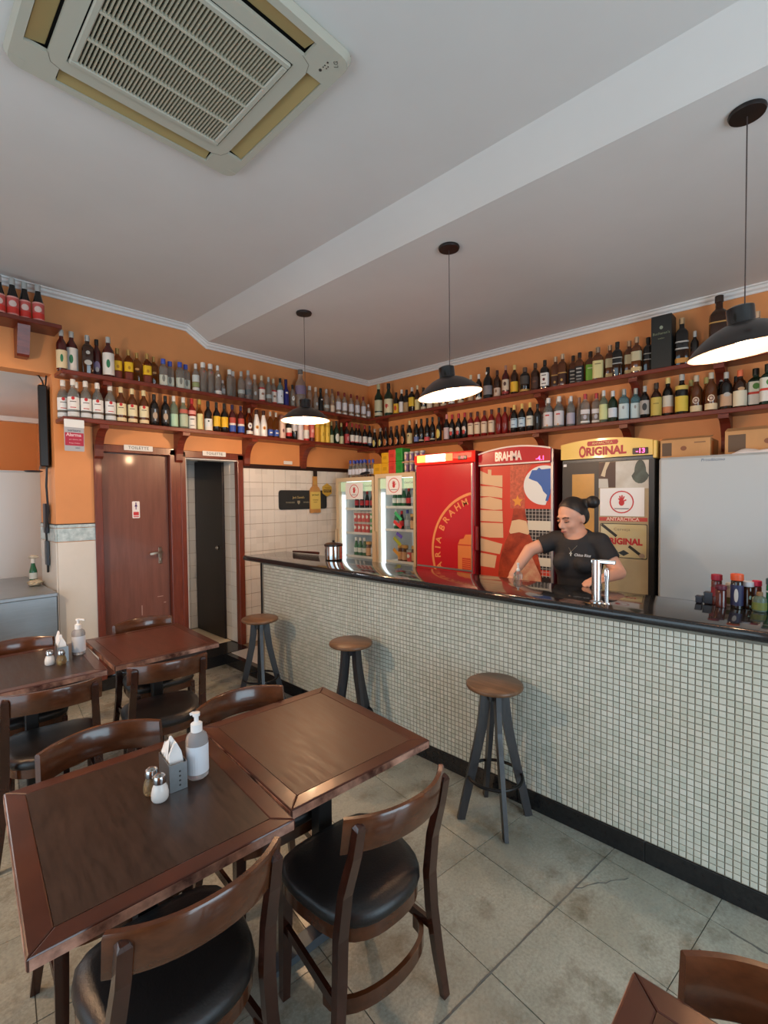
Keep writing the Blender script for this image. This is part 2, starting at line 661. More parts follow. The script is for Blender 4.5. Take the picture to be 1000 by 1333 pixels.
# ------------------------------------------------------------------ pier cladding: pale panels and a marbled band
PIER = M(srgb(226, 222, 214), 0.22, noise=0.08, nscale=3)
BAND = M(srgb(206, 222, 226), 0.25, noise=0.6, nscale=22, col2=srgb(120, 150, 160))
def wpanel(name, x0, x1, z0, z1, m):
    bm = BM()
    box(bm, x0, x1, WALL_Y - .009, WALL_Y, z0, z1, bevel=.0015)
    return build(name, bm, m, wall_back)
wpanel('wall_panel', .932, 1.203, .102, 1.272, PIER)
wpanel('border_tile', .932, 1.203, 1.277, 1.382, BAND)
wpanel('border_tile', .932, 1.203, 1.386, 1.41, BAND)
wpanel('border_trim', .930, 1.205, 1.411, 1.418, BLACK)
for n_, z0, z1, m in (('wall_panel', .0, 1.272, PIER), ('border_tile', 1.277, 1.382, BAND), ('border_tile', 1.386, 1.41, BAND),
                      ('border_trim', 1.411, 1.418, BLACK)):
    bm = BM()
    box(bm, .921, .93, WALL_Y - .009, WALL_Y + .5, z0, z1, bevel=.0015)
    build(n_, bm, m, wall_back)

# ------------------------------------------------------------------ white tiles to the right of the toilet doors
bm = BM()
box(bm, 2.556, WALL_X, WALL_Y - .004, WALL_Y, .1, 1.925)
build('tile_bed', bm, WGROUT, wall_back)
PX, PZ = 0.148, 0.1455
tile_me = {}
for i in range(13):
    x0 = 2.558 + (i - 0.52) * PX
    x1 = x0 + PX
    xa, xb = max(x0, 2.558) + .0017, min(x1, WALL_X - .004) - .0017
    if xb - xa < .02:
        continue
    for j in range(13):
        z0 = 0.105 + j * PZ - 0.075
        za, zb = max(z0, .1) + .0017, min(z0 + PZ, 1.922) - .0017
        if zb - za < .01:
            continue
        key = (round(xb - xa, 4), round(zb - za, 4))
        if key not in tile_me:
            bm = BM()
            box(bm, 0, key[0], -.009, 0, 0, key[1], bevel=.0016)
            me = bpy.data.meshes.new('wall_tile')
            bm.to_mesh(me)
            bm.free()
            me.materials.append(WTILE)
            tile_me[key] = me
        link('wall_tile', tile_me[key], None, wall_back, loc=(xa, WALL_Y, za))
bm = BM()
box(bm, 2.55, WALL_X, WALL_Y - .016, WALL_Y, 1.922, 1.965)
struct(build('trim_4', bm, M(srgb(44, 26, 22), .35)), 'dark strip capping the white wall tiles')

# ------------------------------------------------------------------ tiled vestibule behind the open toilet door
VX0, VX1, VY = 1.955, 2.505, 5.36
bm = BM()
box(bm, VX1, VX1 + .05, WALL_Y + .15, VY + .05, .1, 2.3)
box(bm, VX0 - .05, VX1 + .05, VY, VY + .05, .1, 2.3)
box(bm, VX0 - .05, VX0, WALL_Y + .15, VY, .1, 2.3)
box(bm, VX0 - .05, VX1 + .05, WALL_Y + .15, VY + .05, 2.3, 2.35)
box(bm, VX0 - .05, VX1 + .05, WALL_Y + .15, VY + .05, .05, .1)
vest = struct(build('wall_toilet', bm, WGROUT), 'white tiled passage inside the open toilet doorway')
def vt(name, a, b, c, d, e, f, m=WTILE):
    bm = BM()
    box(bm, a, b, c, d, e, f, bevel=.0015)
    build(name, bm, m, vest)
for j in range(15):
    za, zb = .112 + j * PZ, min(.112 + (j + 1) * PZ - .0024, 2.29)
    for i in range(4):
        xa = VX0 + .004 + i * PX
        xb = min(xa + PX - .0024, VX1 - .008)
        if xb - xa > .01:
            vt('wall_tile', xa, xb, VY - .008, VY, za, zb)
    for i in range(7):
        ya = WALL_Y + .012 + i * PX
        yb = min(ya + PX - .0024, VY - .01)
        if yb - ya > .01 and not (4.72 < (ya + yb) / 2 < 5.32 and za < 2.02):
            vt('wall_tile', VX1 - .008, VX1, ya, yb, za, zb)
for i in range(4):
    xa = VX0 + .004 + i * PX
    for j in range(6):
        ya = WALL_Y + .19 + j * PX
        vt('floor_tile', xa, min(xa + PX - .002, VX1 - .01), ya, min(ya + PX - .002, VY - .01), .1, .106, M(srgb(214, 204, 182), .3))
d3 = struct(build('door_3', (lambda b: (box(b, VX1 - .03, VX1 - .002, 4.70, 5.34, .108, 2.03, bevel=.004), b)[1])(BM()),
                  M(srgb(34, 22, 20), .35, noise=.3, nscale=5, stretch=(10, 10, 1))), 'dark inner door in the tiled passage')
bm = BM()
lathe(bm, [(0, 0), (.022, .0), (.024, .02), (.012, .035), (0, .036)], 12)
k = build('door_knob', bm, M((.5, .45, .4), .25, 1), d3, True, (VX1 - .03, 4.80, 1.08), (0, -PI / 2, 0))
bm = BM()
box(bm, VX0 - .0, VX0 + .002, WALL_Y + .15, VY, .1, 2.3)
build('wall_lining', bm, WTILE, vest)

# ------------------------------------------------------------------ toilet doors and their frames
def framepart(name, parent, *bx, m=FRAME_W):
    bm = BM()
    box(bm, *bx, bevel=.004)
    return build(name, bm, m, parent)
d1 = struct(E('door_1', None, None), 'closed brown wooden toilet door with a lever handle')
framepart('jamb', d1, 1.197, 1.254, WALL_Y - .022, WALL_Y + .13, .1, 2.06)
framepart('jamb', d1, 1.812, 1.908, WALL_Y - .022, WALL_Y + .13, .1, 2.06)
framepart('lintel', d1, 1.197, 1.908, WALL_Y - .022, WALL_Y + .13, 2.005, 2.07)
leaf = framepart('door_leaf', d1, 1.256, 1.81, WALL_Y + .035, WALL_Y + .075, .108, 2.003,
                 m=M(srgb(124, 78, 66), .34, noise=.22, nscale=4, stretch=(9, 9, .8), coat=.35))
HANDLE = M((.26, .19, .14), .3, 1)
bm = BM()
box(bm, 1.712, 1.742, WALL_Y + .029, WALL_Y + .036, 1.02, 1.17, bevel=.003)
sweep(bm, [(1.727, WALL_Y + .03, 1.125), (1.727, WALL_Y - .015, 1.125)], circ(.009, 8))
sweep(bm, [(1.735, WALL_Y - .012, 1.125), (1.70, WALL_Y - .016, 1.128), (1.655, WALL_Y - .014, 1.122), (1.625, WALL_Y - .006, 1.118)], rect(.012, .018))
lathe(bm, [(0, -.012), (.012, -.012), (.012, .012), (0, .012)], 10, (1.727, WALL_Y + .026, 1.06))
build('door_handle', bm, HANDLE, leaf, True)
st = plate('sticker', rrect(.062, .148, .008), .001, M(srgb(236, 232, 232), .4), leaf, (1.53, WALL_Y + .035, 1.516))
plate('sticker_print', rrect(.044, .03, .002), .0015, M(srgb(200, 52, 60), .5), leaf, (1.53, WALL_Y + .0345, 1.482))
plate('sticker_print', rrect(.044, .008, .001), .0015, M(srgb(200, 52, 60), .5), leaf, (1.53, WALL_Y + .0345, 1.456))
bm = BM()
prism(bm, ell(.0065, .0065, 12, 0, .026), 0, .0015)
prism(bm, [(-.004, .018), (.004, .018), (.012, -.004), (.004, -.004), (.003, -.03), (-.003, -.03), (-.004, -.004), (-.012, -.004)], 0, .0015)
plate_bm('figure_print', bm, M(srgb(80, 40, 110), .5), leaf, (1.53, WALL_Y + .0345, 1.548))
for x_, z_, w_, h_ in ((1.56, .62, .008, .09), (1.72, .72, .05, .006), (1.76, .66, .02, .008)):
    plate('scuff', rrect(w_, h_, .002), .0006, M(srgb(176, 140, 130), .6), leaf, (x_, WALL_Y + .0348, z_))

d2 = struct(E('door_2', None, None), 'open toilet doorway with red-brown frame and white lining')
framepart('jamb', d2, 1.908, 1.955, WALL_Y - .022, WALL_Y + .14, .1, 2.05)
framepart('jamb', d2, 2.49, 2.552, WALL_Y - .022, WALL_Y + .05, .1, 2.05)
framepart('lintel', d2, 1.908, 2.552, WALL_Y - .022, WALL_Y + .05, 1.995, 2.06)
framepart('lining', d2, 1.955, 1.967, WALL_Y - .01, WALL_Y + .14, .1, 1.995, m=WHITE)
framepart('lining', d2, 1.967, 2.49, WALL_Y - .01, WALL_Y + .14, 1.983, 1.995, m=WHITE)

for x0, w_, z_, lb in ((1.542, .235, 2.052, 'white placard reading TOILETTE over the closed brown door'),
                       (2.238, .238, 2.045, 'white placard reading TOILETTE over the open tiled doorway')):
    pl = plate('toilet_sign', rrect(w_, .046, .004), .006, M(srgb(226, 228, 226), .4), None, (x0, WALL_Y - .024, z_))
    tag(pl, lb, 'sign')
    text('lettering', 'TOILETTE', .034, M(srgb(110, 120, 124), .5), pl, (0, -.0065, 0), bold=.0006, space=1.15)
pl = plate('blank_plate', rrect(.112, .036, .003), .006, M(srgb(232, 228, 222), .4), None, (3.104, WALL_Y - .017, 2.0))
tag(pl, 'small blank white plate on the orange wall above the tiles', 'plate')

# ------------------------------------------------------------------ bar: mosaic front, plinth, counter
MP = 0.0262
MOS = tile_material('mosaic_tile', srgb(216, 217, 206), srgb(196, 201, 188), MP, (2.0, -0.6, 0.094), 0.2, .35, srgb(188, 176, 150), 2.2)
MGROUT = M(srgb(150, 146, 132), 0.9, noise=.3, nscale=5, world=True)
bar = E('bar_counter', 'long bar front clad in small pale mosaic tiles with black plinth', 'bar', (2.24, 1.5, 0))
def bl(bm, name, m, smooth=None, par=bar):
    o = build(name, bm, m, par, smooth)
    o.matrix_parent_inverse = Matrix.Identity(4)
    o.location = (-2.24, -1.5, 0) if par is bar else (0, 0, 0)
    return o
bm = BM()
box(bm, 2.2475, 2.36, -.6, 3.60, 0, 1.058)
bl(bm, 'body', MGROUT)
y = 3.60
while y > -.6:
    y2 = max(y - .605, -.6)
    bm = BM()
    box(bm, 2.2365, 2.2475, y2 + .001, y - .001, 0, .0925, bevel=.002)
    bl(bm, 'plinth_panel', BLACKSTONE)
    y = y2
bm = BM()
box(bm, 2.238, 2.252, 3.592, 3.606, .093, 1.058)
bl(bm, 'end_trim', BLACK)
bm = BM()
t_ = MP / 2 - .0021
for (dx, s) in ((.0, t_), ):
    a = [bm.verts.new((.004, sy * t_, sz * t_)) for sy, sz in ((1, -1), (-1, -1), (-1, 1), (1, 1))]
    c = [bm.verts.new((.0005, sy * t_, sz * t_)) for sy, sz in ((1, -1), (-1, -1), (-1, 1), (1, 1))]
    d = [bm.verts.new((-.0008, sy * (t_ - .0013), sz * (t_ - .0013))) for sy, sz in ((1, -1), (-1, -1), (-1, 1), (1, 1))]
    for p, q in ((a, c), (c, d)):
        for k in range(4):
            bm.faces.new((p[k], p[(k + 1) % 4], q[(k + 1) % 4], q[k]))
    bm.faces.new(d)
bmesh.ops.recalc_face_normals(bm, faces=bm.faces)
mos_me = bpy.data.meshes.new('mosaic_tile')
bm.to_mesh(mos_me)
bm.free()
mos_me.materials.append(MOS)
mv = [v.co.copy() for v in mos_me.vertices]
mf = [tuple(p.vertices) for p in mos_me.polygons]
cells = []
for i in range(160):
    for j in range(37):
        yy, zz = -.6 + (i + .5) * MP, .094 + (j + .5) * MP
        if yy + MP / 2 > 3.592 or zz + MP / 2 > 1.06:
            continue
        d = math.hypot(yy, 2.245) ** 2 + (1.6 - zz) ** 2
        cells.append((d if yy > .17 else 99 + abs(yy), yy, zz))
cells.sort()
V, Fc = [], []
for k, (d, yy, zz) in enumerate(cells):
    dx = random.uniform(-.0004, .0004)
    if k < 300:
        o = link('mosaic_tile', mos_me, None, bar, loc=(2.2443 - 2.24 + dx, yy - 1.5, zz))
    else:
        n = len(V)
        V += [(v.x + 2.2443 + dx, v.y + yy, v.z + zz) for v in mv]
        Fc += [tuple(n + q for q in f) for f in mf]
me = bpy.data.meshes.new('mosaic_field')
me.from_pydata(V, [], Fc)
mfield = link('mosaic_field', me, MOS, bar, loc=(-2.24, -1.5, 0))
mfield['kind'] = 'stuff'

GRANITE = M((0.014, 0.013, 0.013), 0.07, noise=.5, nscale=120, col2=(.03, .03, .032), spec=.6)
bm = BM()
box(bm, 2.18, 2.645, -.6, 3.80, 1.058, 1.10, bevel=.014, seg=4)
ct = build('countertop', bm, GRANITE, None, True)
tag(ct, 'polished black granite countertop along the whole bar', 'countertop')

# ------------------------------------------------------------------ bottle shelves with curved brackets
def shelf(name, label, bx, brackets, axis, low):
    s = E(name, label, 'shelf', ((bx[0] + bx[1]) / 2, (bx[2] + bx[3]) / 2, bx[4]))
    L = s.location
    bm = BM()
    box(bm, bx[0] - L.x, bx[1] - L.x, bx[2] - L.y, bx[3] - L.y, 0, bx[5] - bx[4], bevel=.004)
    build('board', bm, SHELF_W, s)
    dep, hgt = (.2, .26) if low else (.17, .2)
    poly = [(0, 0), (-dep, 0), (-dep, -.03)]
    for k in range(1, 8):
        a = PI / 2 * k / 8
        poly.append((-dep + (dep - .045) * math.sin(a), -.03 - (hgt - .07) * (1 - math.cos(a))))
    poly += [(-.045, -hgt + .02), (-.03, -hgt), (0, -hgt)]
    for p in brackets:
        bm = BM()
        if axis == 'A':
            prism(bm, [(WALL_Y - L.y + a, b) for a, b in poly], p - .032 - L.x, p + .032 - L.x, 'x')
        else:
            prism(bm, [(WALL_X - L.x + a, b) for a, b in poly], p - .032 - L.y, p + .032 - L.y, 'y')
        build('bracket', bm, SHELF_W, s)
    return s
ZL, ZU = 2.238, 2.592
shelf('wall_shelf', 'lower red-brown shelf above the toilet doors, crowded with bottles', (.945, WALL_X - .21, 4.20, WALL_Y, ZL - .034, ZL), (1.23, 1.89, 2.585, 3.31), 'A', True)
shelf('wall_shelf', 'upper red-brown shelf above the toilet doors, carrying clear spirit bottles', (.945, WALL_X - .21, 4.21, WALL_Y, ZU - .034, ZU), (1.27, 2.60, 3.9), 'A', False)
shelf('wall_shelf', 'lower red-brown shelf above the fridges, crowded with bottles', (4.18, WALL_X, -.6, WALL_Y, ZL - .034 - .02, ZL - .02), (4.08, 2.86, 2.02, 1.26, .585), 'B', True)
shelf('wall_shelf', 'upper red-brown shelf above the fridges, carrying whisky bottles', (4.19, WALL_X, -.6, WALL_Y, ZU - .034, ZU), (4.1, 3.2, 2.02, 1.2, .62), 'B', False)
sh = shelf('wall_shelf', 'short red-brown shelf above the kitchen opening, four beer bottles on it', (-.2, .955, 4.19, WALL_Y, 2.878, 2.91), (), 'A', True)
L = sh.location
bm = BM()
prism(bm, [(WALL_Y - L.y, 0), (WALL_Y - .16 - L.y, 0), (WALL_Y - .10 - L.y, -.20), (WALL_Y - .085 - L.y, -.215), (WALL_Y - L.y, -.215)], .70 - L.x, .775 - L.x, 'x')
build('bracket', bm, SHELF_W, sh)

# ------------------------------------------------------------------ tables
TBORDER = M(srgb(80, 40, 27), .3, noise=.3, nscale=3, stretch=(2, 2, 2), coat=.3, detail=2)
TPANEL = M(srgb(60, 42, 33), .36, noise=.45, nscale=9, stretch=(9, 1.0, 1), rvar=.05)
TPANEL_W = M(srgb(78, 47, 32), .42, noise=.2, nscale=9, stretch=(9, 1.0, 1), rvar=.06)
TWORN = M(srgb(206, 158, 136), .4, noise=1.0, nscale=13, col2=srgb(72, 32, 22), detail=8)
LEGW = M(srgb(58, 30, 22), .35, noise=.3, nscale=5, stretch=(8, 8, 1), coat=.2)
TZ = .725


POST = M((.014, .013, .013), .4)


def table(label, loc, rz, w, d, panel, post=(0, 0)):
    t = E('dining_table', label, 'table', (loc[0], loc[1], 0), math.radians(rz))
    bw, th = .05, .03
    def board(poly):
        bm = BM()
        prism(bm, poly, TZ - th, TZ)
        es = [e for e in bm.edges if abs(e.verts[0].co.z - e.verts[1].co.z) < 1e-5]
        bmesh.ops.bevel(bm, geom=es, offset=.004, segments=2, profile=.5, affect='EDGES')
        return build('border_board', bm, [TBORDER], t)
    X, Y = w / 2, d / 2
    board([(-X, -Y), (X, -Y), (X - bw, -Y + bw), (-X + bw, -Y + bw)])
    board([(X, Y), (-X, Y), (-X + bw, Y - bw), (X - bw, Y - bw)])
    board([(-X, Y), (-X, -Y), (-X + bw, -Y + bw), (-X + bw, Y - bw)])
    board([(X, -Y), (X, Y), (X - bw, Y - bw), (X - bw, -Y + bw)])
    bm = BM()
    box(bm, -X + bw, X - bw, -Y + bw, Y - bw, TZ - th + .004, TZ - .0008)
    build('top_panel', bm, panel, t)
    bm = BM()
    for sx in (-1, 1):
        box(bm, sx * X - .0012, sx * X + .0012, -Y + .004, Y - .004, TZ - th + .003, TZ - .004)
        box(bm, -X + .004, X - .004, sx * Y - .0012, sx * Y + .0012, TZ - th + .003, TZ - .004)
    build('edge_strip', bm, TWORN, t)
    ax, ay = X - .06, Y - .07
    bm = BM()
    for q in (-1, 1):
        box(bm, -ax, ax, q * ay - .009, q * ay + .009, TZ - th - .035, TZ - th)
        box(bm, q * ax - .009, q * ax + .009, -ay, ay, TZ - th - .035, TZ - th)
    build('apron', bm, LEGW, t)
    px, py = post
    bm = BM()
    box(bm, px - .029, px + .029, py - .027, py + .027, .028, TZ - th - .02, bevel=.004)
    build('pedestal', bm, POST, t)
    bm = BM()
    box(bm, px - .19, px + .19, py - .022, py + .022, TZ - th - .024, TZ - th - .001)
    build('support_rail', bm, POST, t)
    bm = BM()
    prism(bm, [(px - .23, 0), (px + .23, 0), (px + .23, .016), (px + .06, .034), (px - .06, .034), (px - .23, .016)], py - .03, py + .03, 'y')
    build('foot_bar', bm, M(srgb(108, 118, 128), .35, .6), t)
    for q in (-1, 1):
        bm = BM()
        sweep(bm, [(px + q * .028, py, TZ - .17), (px + q * .11, py, TZ - th - .022)], rect(.018, .022))
        build('brace', bm, POST, t)
    return t


table('dark wooden dining table in front, holding napkins and sanitizer, panel nearly black', (.4865, 1.425), -5.0, .588, .69, TPANEL, (.0, -.002))
table('empty wooden dining table with warm glossy top, beside the mosaic bar', (1.075, 1.403), -4.6, .571, .668, TPANEL_W, (0, -.062))
table('empty reddish dining table at the back, before the toilet doors', (1.118, 3.064), -2.5, .575, .672, M(srgb(92, 48, 36), .3, noise=.3, nscale=5, stretch=(6, 1.2, 1), coat=.1), (0, -.09))
table('dark dining table at the back, holding napkins, beside the steel counter', (.504, 3.078), -4.5, .60, .68, TPANEL, (0, -.08))
table('wooden dining table of which only a corner shows at the bottom right', (.628, -.09), 0, .60, .69, TPANEL_W, (-.13, 0))

# ------------------------------------------------------------------ chairs
CHW = M(srgb(64, 32, 22), .26, noise=.45, nscale=6, stretch=(3, 3, 1), coat=.45)
CHB = M(srgb(92, 52, 30), .24, noise=.4, nscale=5, stretch=(2, 6, 6), coat=.5)
LEATHER = M((.012, .010, .010), .36, bump=.12, nscale=160, spec=.6)


def chair_proto():
    t = E('dining_chair', 'x', 'chair')
    # seat frame and padded seat: wide front, rounded back
    def outline(k):
        pts = []
        for i in range(36):
            a = 2 * PI * i / 36
            c, s = math.cos(a), math.sin(a)
            p = 2.6 if s < 0 else 4.2
            r = 1 / (abs(c) ** p + abs(s) ** p) ** (1 / p)
            wx = .192 + .012 * (1 if s > 0 else -1) * abs(s) ** .5
            pts.append((wx * r * c * k, .192 * r * s * k))
        return pts
    bm = BM()
    prism(bm, outline(.985), .372, .412)
    build('seat_frame', bm, CHB, t, True)
    bm = BM()
    rings = []
    for k, z in ((.99, .412), (1.015, .424), (1.0, .44), (.95, .452), (.8, .459), (.4, .4625)):
        rings.append([bm.verts.new((x, y, z)) for x, y in outline(k)])
    for a, b in zip(rings[:-1], rings[1:]):
        for i in range(36):
            bm.faces.new((a[i], a[(i + 1) % 36], b[(i + 1) % 36], b[i]))
    bm.faces.new(rings[-1])
    build('seat_cushion', bm, LEATHER, t, 60)
    # curved back board
    bm = BM()
    rings = []
    N = 16
    for i in range(N + 1):
        u = -1 + 2 * i / N
        x = .187 * u
        y = -.268 + .074 * abs(u) ** 2.2
        tx, ty = .187, .074 * 2.2 * abs(u) ** 1.2 * (1 if u > 0 else -1)
        n = Vector((ty, -tx)).normalized()
        top, bot = .782 - .010 * u * u, .684 + .014 * (1 - u * u) - .012
        lean = .012
        ring = []
        for (zz, off, yo) in ((bot, .009, lean), (bot + .006, .011, lean), (top - .006, .011, -lean * .3), (top, .006, -lean * .4),
                              (top, -.006, -lean * .4), (top - .006, -.009, -lean * .3), (bot + .006, -.009, lean), (bot, -.007, lean)):
            ring.append(bm.verts.new((x + n.x * off, y + n.y * off + yo, zz)))
        rings.append(ring)
    fs = []
    for a, b in zip(rings[:-1], rings[1:]):
        for k in range(8):
            fs.append(bm.faces.new((a[k], a[(k + 1) % 8], b[(k + 1) % 8], b[k])))
    fs += [bm.faces.new(rings[0]), bm.faces.new(rings[-1])]
    bmesh.ops.recalc_face_normals(bm, faces=fs)
    build('backrest', bm, CHB, t, 50)
    for s in (-1, 1):
        bm = BM()
        pts = [(s * .215, -.185, 0), (s * .196, -.172, .15), (s * .180, -.162, .30), (s * .174, -.160, .42), (s * .170, -.178, .55),
               (s * .164, -.214, .67), (s * .163, -.232, .752), (s * .163, -.235, .762)]
        sweep(bm, pts, rect(.030, .024), up=(0, 1, 0), scales=[.85, 1, 1.12, 1.15, 1.08, 1.0, .95, .6])
        build('leg', bm, CHW, t)
        bm = BM()
        sweep(bm, [(s * .165, .150, .40), (s * .168, .152, .2), (s * .172, .155, 0)], rect(.032, .032), up=(0, 1, 0), scales=[1.1, 1, .8])
        build('leg', bm, CHW, t)
        bm = BM()
        sweep(bm, [(s * .168, .150, .235), (s * .186, -.166, .235)], rect(.014, .03))
        build('side_stretcher', bm, CHW, t)
    bm = BM()
    pts = []
    for i in range(17):
        a = PI * i / 16
        pts.append((.178 * math.cos(a), -.085 - .10 * math.sin(a) ** .8 if math.sin(a) > 0 else -.085, .205))
    sweep(bm, pts, rect(.014, .044))
    build('curved_stretcher', bm, CHB, t, 40)
    return t


chairs = [
    ((1.0, 1.088), -5.3, 'brown chair nearest the bar stools, pushed to the empty glossy table, back to camera'),
    ((.468, 1.190), -3.6, 'large foreground brown chair with black seat, its back to the camera'),
    ((.485, 1.656), 173, 'chair on the far side of the front napkin table, only its backrest showing'),
    ((.985, 1.585), 173, 'chair on the far side of the glossy empty table, only its backrest showing'),
    ((.53, 2.725), -10, 'chair with its back to us at the dark back table, beside the picture edge'),
    ((1.04, 2.695), -12, 'chair with its back to us at the empty reddish back table'),
    ((1.21, 3.235), 180, 'chair before the closed toilet door, behind the empty reddish table'),
    ((.50, 3.265), 178, 'chair before the steel counter, behind the dark back table'),
    ((.768, .005), 88, 'dark chair at the bottom right corner, pushed to the cropped table'),
]
proto = chair_proto()
for i, (p, rz, lb) in enumerate(chairs):
    c = proto if i == 0 else dup(proto)
    c.location = (p[0], p[1], 0)
    c.rotation_euler = (0, 0, math.radians(rz))
    c['label'] = lb
    c['group'] = 'dining chairs with curved backs'

# ------------------------------------------------------------------ bar stools
STSEAT = M(srgb(116, 82, 56), .4, noise=.4, nscale=6, stretch=(8, 1, 1), coat=.1)
STLEG = M(srgb(40, 40, 44), .36, noise=.4, nscale=9, stretch=(6, 6, 1), col2=srgb(70, 62, 58), coat=.2)


def stool_proto():
    t = E('bar_stool', 'x', 'stool')
    bm = BM()
    lathe(bm, [(0, .655), (.125, .655), (.137, .660), (.140, .668), (.138, .676), (.130, .6815), (0, .683)], 32)
    build('seat', bm, STSEAT, t, 50)
    for k in range(4):
        a = PI / 4 + k * PI / 2
        c, s = math.cos(a), math.sin(a)
        bm = BM()
        pts = [(.045, .656), (.052, .56), (.066, .46), (.087, .36), (.113, .25), (.142, .13), (.172, 0)]
        sweep(bm, [(r * c, r * s, z) for r, z in pts], rect(.022, .042), up=(c, s, 0.001), scales=[1.1, 1.15, 1.1, 1.05, 1, .95, .9])
        build('leg', bm, STLEG, t)
    bm = BM()
    lathe(bm, [(0, .60), (.05, .60), (.055, .655), (0, .655)], 4)
    build('hub_block', bm, STLEG, t)
    bm = BM()
    R = .134
    sweep(bm, [(R * math.cos(2 * PI * i / 32), R * math.sin(2 * PI * i / 32), .215) for i in range(32)], circ(.008, 8), closed=True)
    build('foot_ring', bm, M(srgb(30, 28, 28), .35, .4), t, 60)
    return t


sp = stool_proto()
for i, (p, rz, lb) in enumerate((((2.06, 1.207), 2, 'bar stool nearest the camera, brown round seat on black splayed legs'),
                                 ((2.042, 2.238), 38, 'middle bar stool of the three, between the other two along the mosaic bar'),
                                 ((1.985, 3.215), 20, 'farthest bar stool, pale round seat, at the end of the bar'))):
    c = sp if i == 0 else dup(sp)
    c.location = (p[0], p[1], 0)
    c.rotation_euler = (0, 0, math.radians(rz))
    c['label'] = lb
    c['group'] = 'round wooden bar stools'

# ------------------------------------------------------------------ pendant lamps
LAMPBLK = M(srgb(40, 32, 30), .28, .3, coat=.3)
LAMPIN = M(srgb(222, 184, 164), .5)


def lamp(label, x, y, zrim, tilt, power):
    Z_C = Z_LO if x > 2.1 else Z_HI
    t = E('pendant_lamp', label, 'lamp', (x, y, Z_C), 0, 'pendant lamps over the bar')
    bm = BM()
    lathe(bm, [(0, 0), (.062, 0), (.064, -.006), (.06, -.016), (.02, -.02), (0, -.02)], 28)
    build('ceiling_rose', bm, M(srgb(24, 18, 17), .45), t, 50)
    h = zrim - Z_C
    bm = BM()
    sweep(bm, [(0, 0, -.015), (.001, 0, (h + .17) / 2), (0, 0, h + .165)], circ(.0024, 6))
    build('cord', bm, M(srgb(70, 60, 58), .6), t)
    R = Matrix.Rotation(math.radians(tilt), 4, Vector((.726, .687, 0)))
    def hp(name, bm, m, sm=50):
        bm.transform(R)
        return build(name, bm, m, t, sm, (0, 0, h))
    bm = BM()
    lathe(bm, [(0, .168), (.012, .166), (.034, .164), (.047, .158), (.048, .15), (.047, .095), (.05, .09), (.05, .082), (.0, .082)], 28)
    hp('socket_cap', bm, M(srgb(18, 16, 18), .16, coat=.6))
    bm = BM()
    outer = [(.045, .094), (.07, .090), (.105, .074), (.145, .046), (.175, .018), (.193, -.004), (.196, -.010)]
    inner = [(.194, -.010), (.190, -.004), (.172, .014), (.142, .041), (.103, .068), (.068, .083), (.0, .086)]
    lathe(bm, outer, 40)
    n0 = len(bm.faces)
    fs = lathe(bm, inner, 40, mi=1)
    lathe(bm, [(.196, -.010), (.194, -.010)], 40)
    bmesh.ops.recalc_face_normals(bm, faces=bm.faces)
    hp('lamp_shade', bm, [LAMPBLK, LAMPIN])
    bm = BM()
    lathe(bm, [(0, -.002), (.016, .001), (.026, .012), (.030, .026), (.026, .042), (.016, .058), (.014, .08), (0, .08)], 20)
    hp('bulb', bm, M((1, .82, .6), .3, emit=9.0, ecol=(1, .74, .46)))
    ld = bpy.data.lights.new('bulb_light', 'POINT')
    ld.energy, ld.color, ld.shadow_soft_size = power, (1.0, .64, .36), .03
    lo = bpy.data.objects.new('bulb_light', ld)
    COL.objects.link(lo)
    lo.parent = t
    lo.location = R @ Vector((0, 0, -.062)) + Vector((0, 0, h))
    return t


lamp('farthest pendant lamp, over the bar end nearest the toilets', 2.394, 3.141, 2.246, 0, 34)
lamp('middle pendant lamp with tilted black shade, over the bar', 2.394, 1.705, 2.232, -7.5, 15)
lamp('nearest pendant lamp with large black shade, cut by the picture edge', 2.388, .266, 2.188, -7, 8)
lamp('pendant lamp over the tables left of the picture', -.55, 2.75, 2.25, 0, 78)

# ------------------------------------------------------------------ ceiling air conditioner
ACW = M(srgb(194, 193, 178), .45)
ACY = M(srgb(176, 154, 104), .5)
ac = E('ceiling_air_conditioner', 'cream square ceiling air conditioner cassette with slatted grille', 'air conditioner', (.7925, 1.7525, Z_HI))
HW = .455
bm = BM()
def ring_between(o, i, z0, z1):
    pass
outer = rrect(2 * HW, 2 * HW, .05, 6)
base = [bm.verts.new((x * .985, y * .985, 0)) for x, y in outer]
mid = [bm.verts.new((x, y, -.012)) for x, y in outer]
low = [bm.verts.new((x * .975, y * .975, -.036)) for x, y in outer]
n = len(outer)
for a, b in ((base, mid), (mid, low)):
    for k in range(n):
        bm.faces.new((a[k], a[(k + 1) % n], b[(k + 1) % n], b[k]))
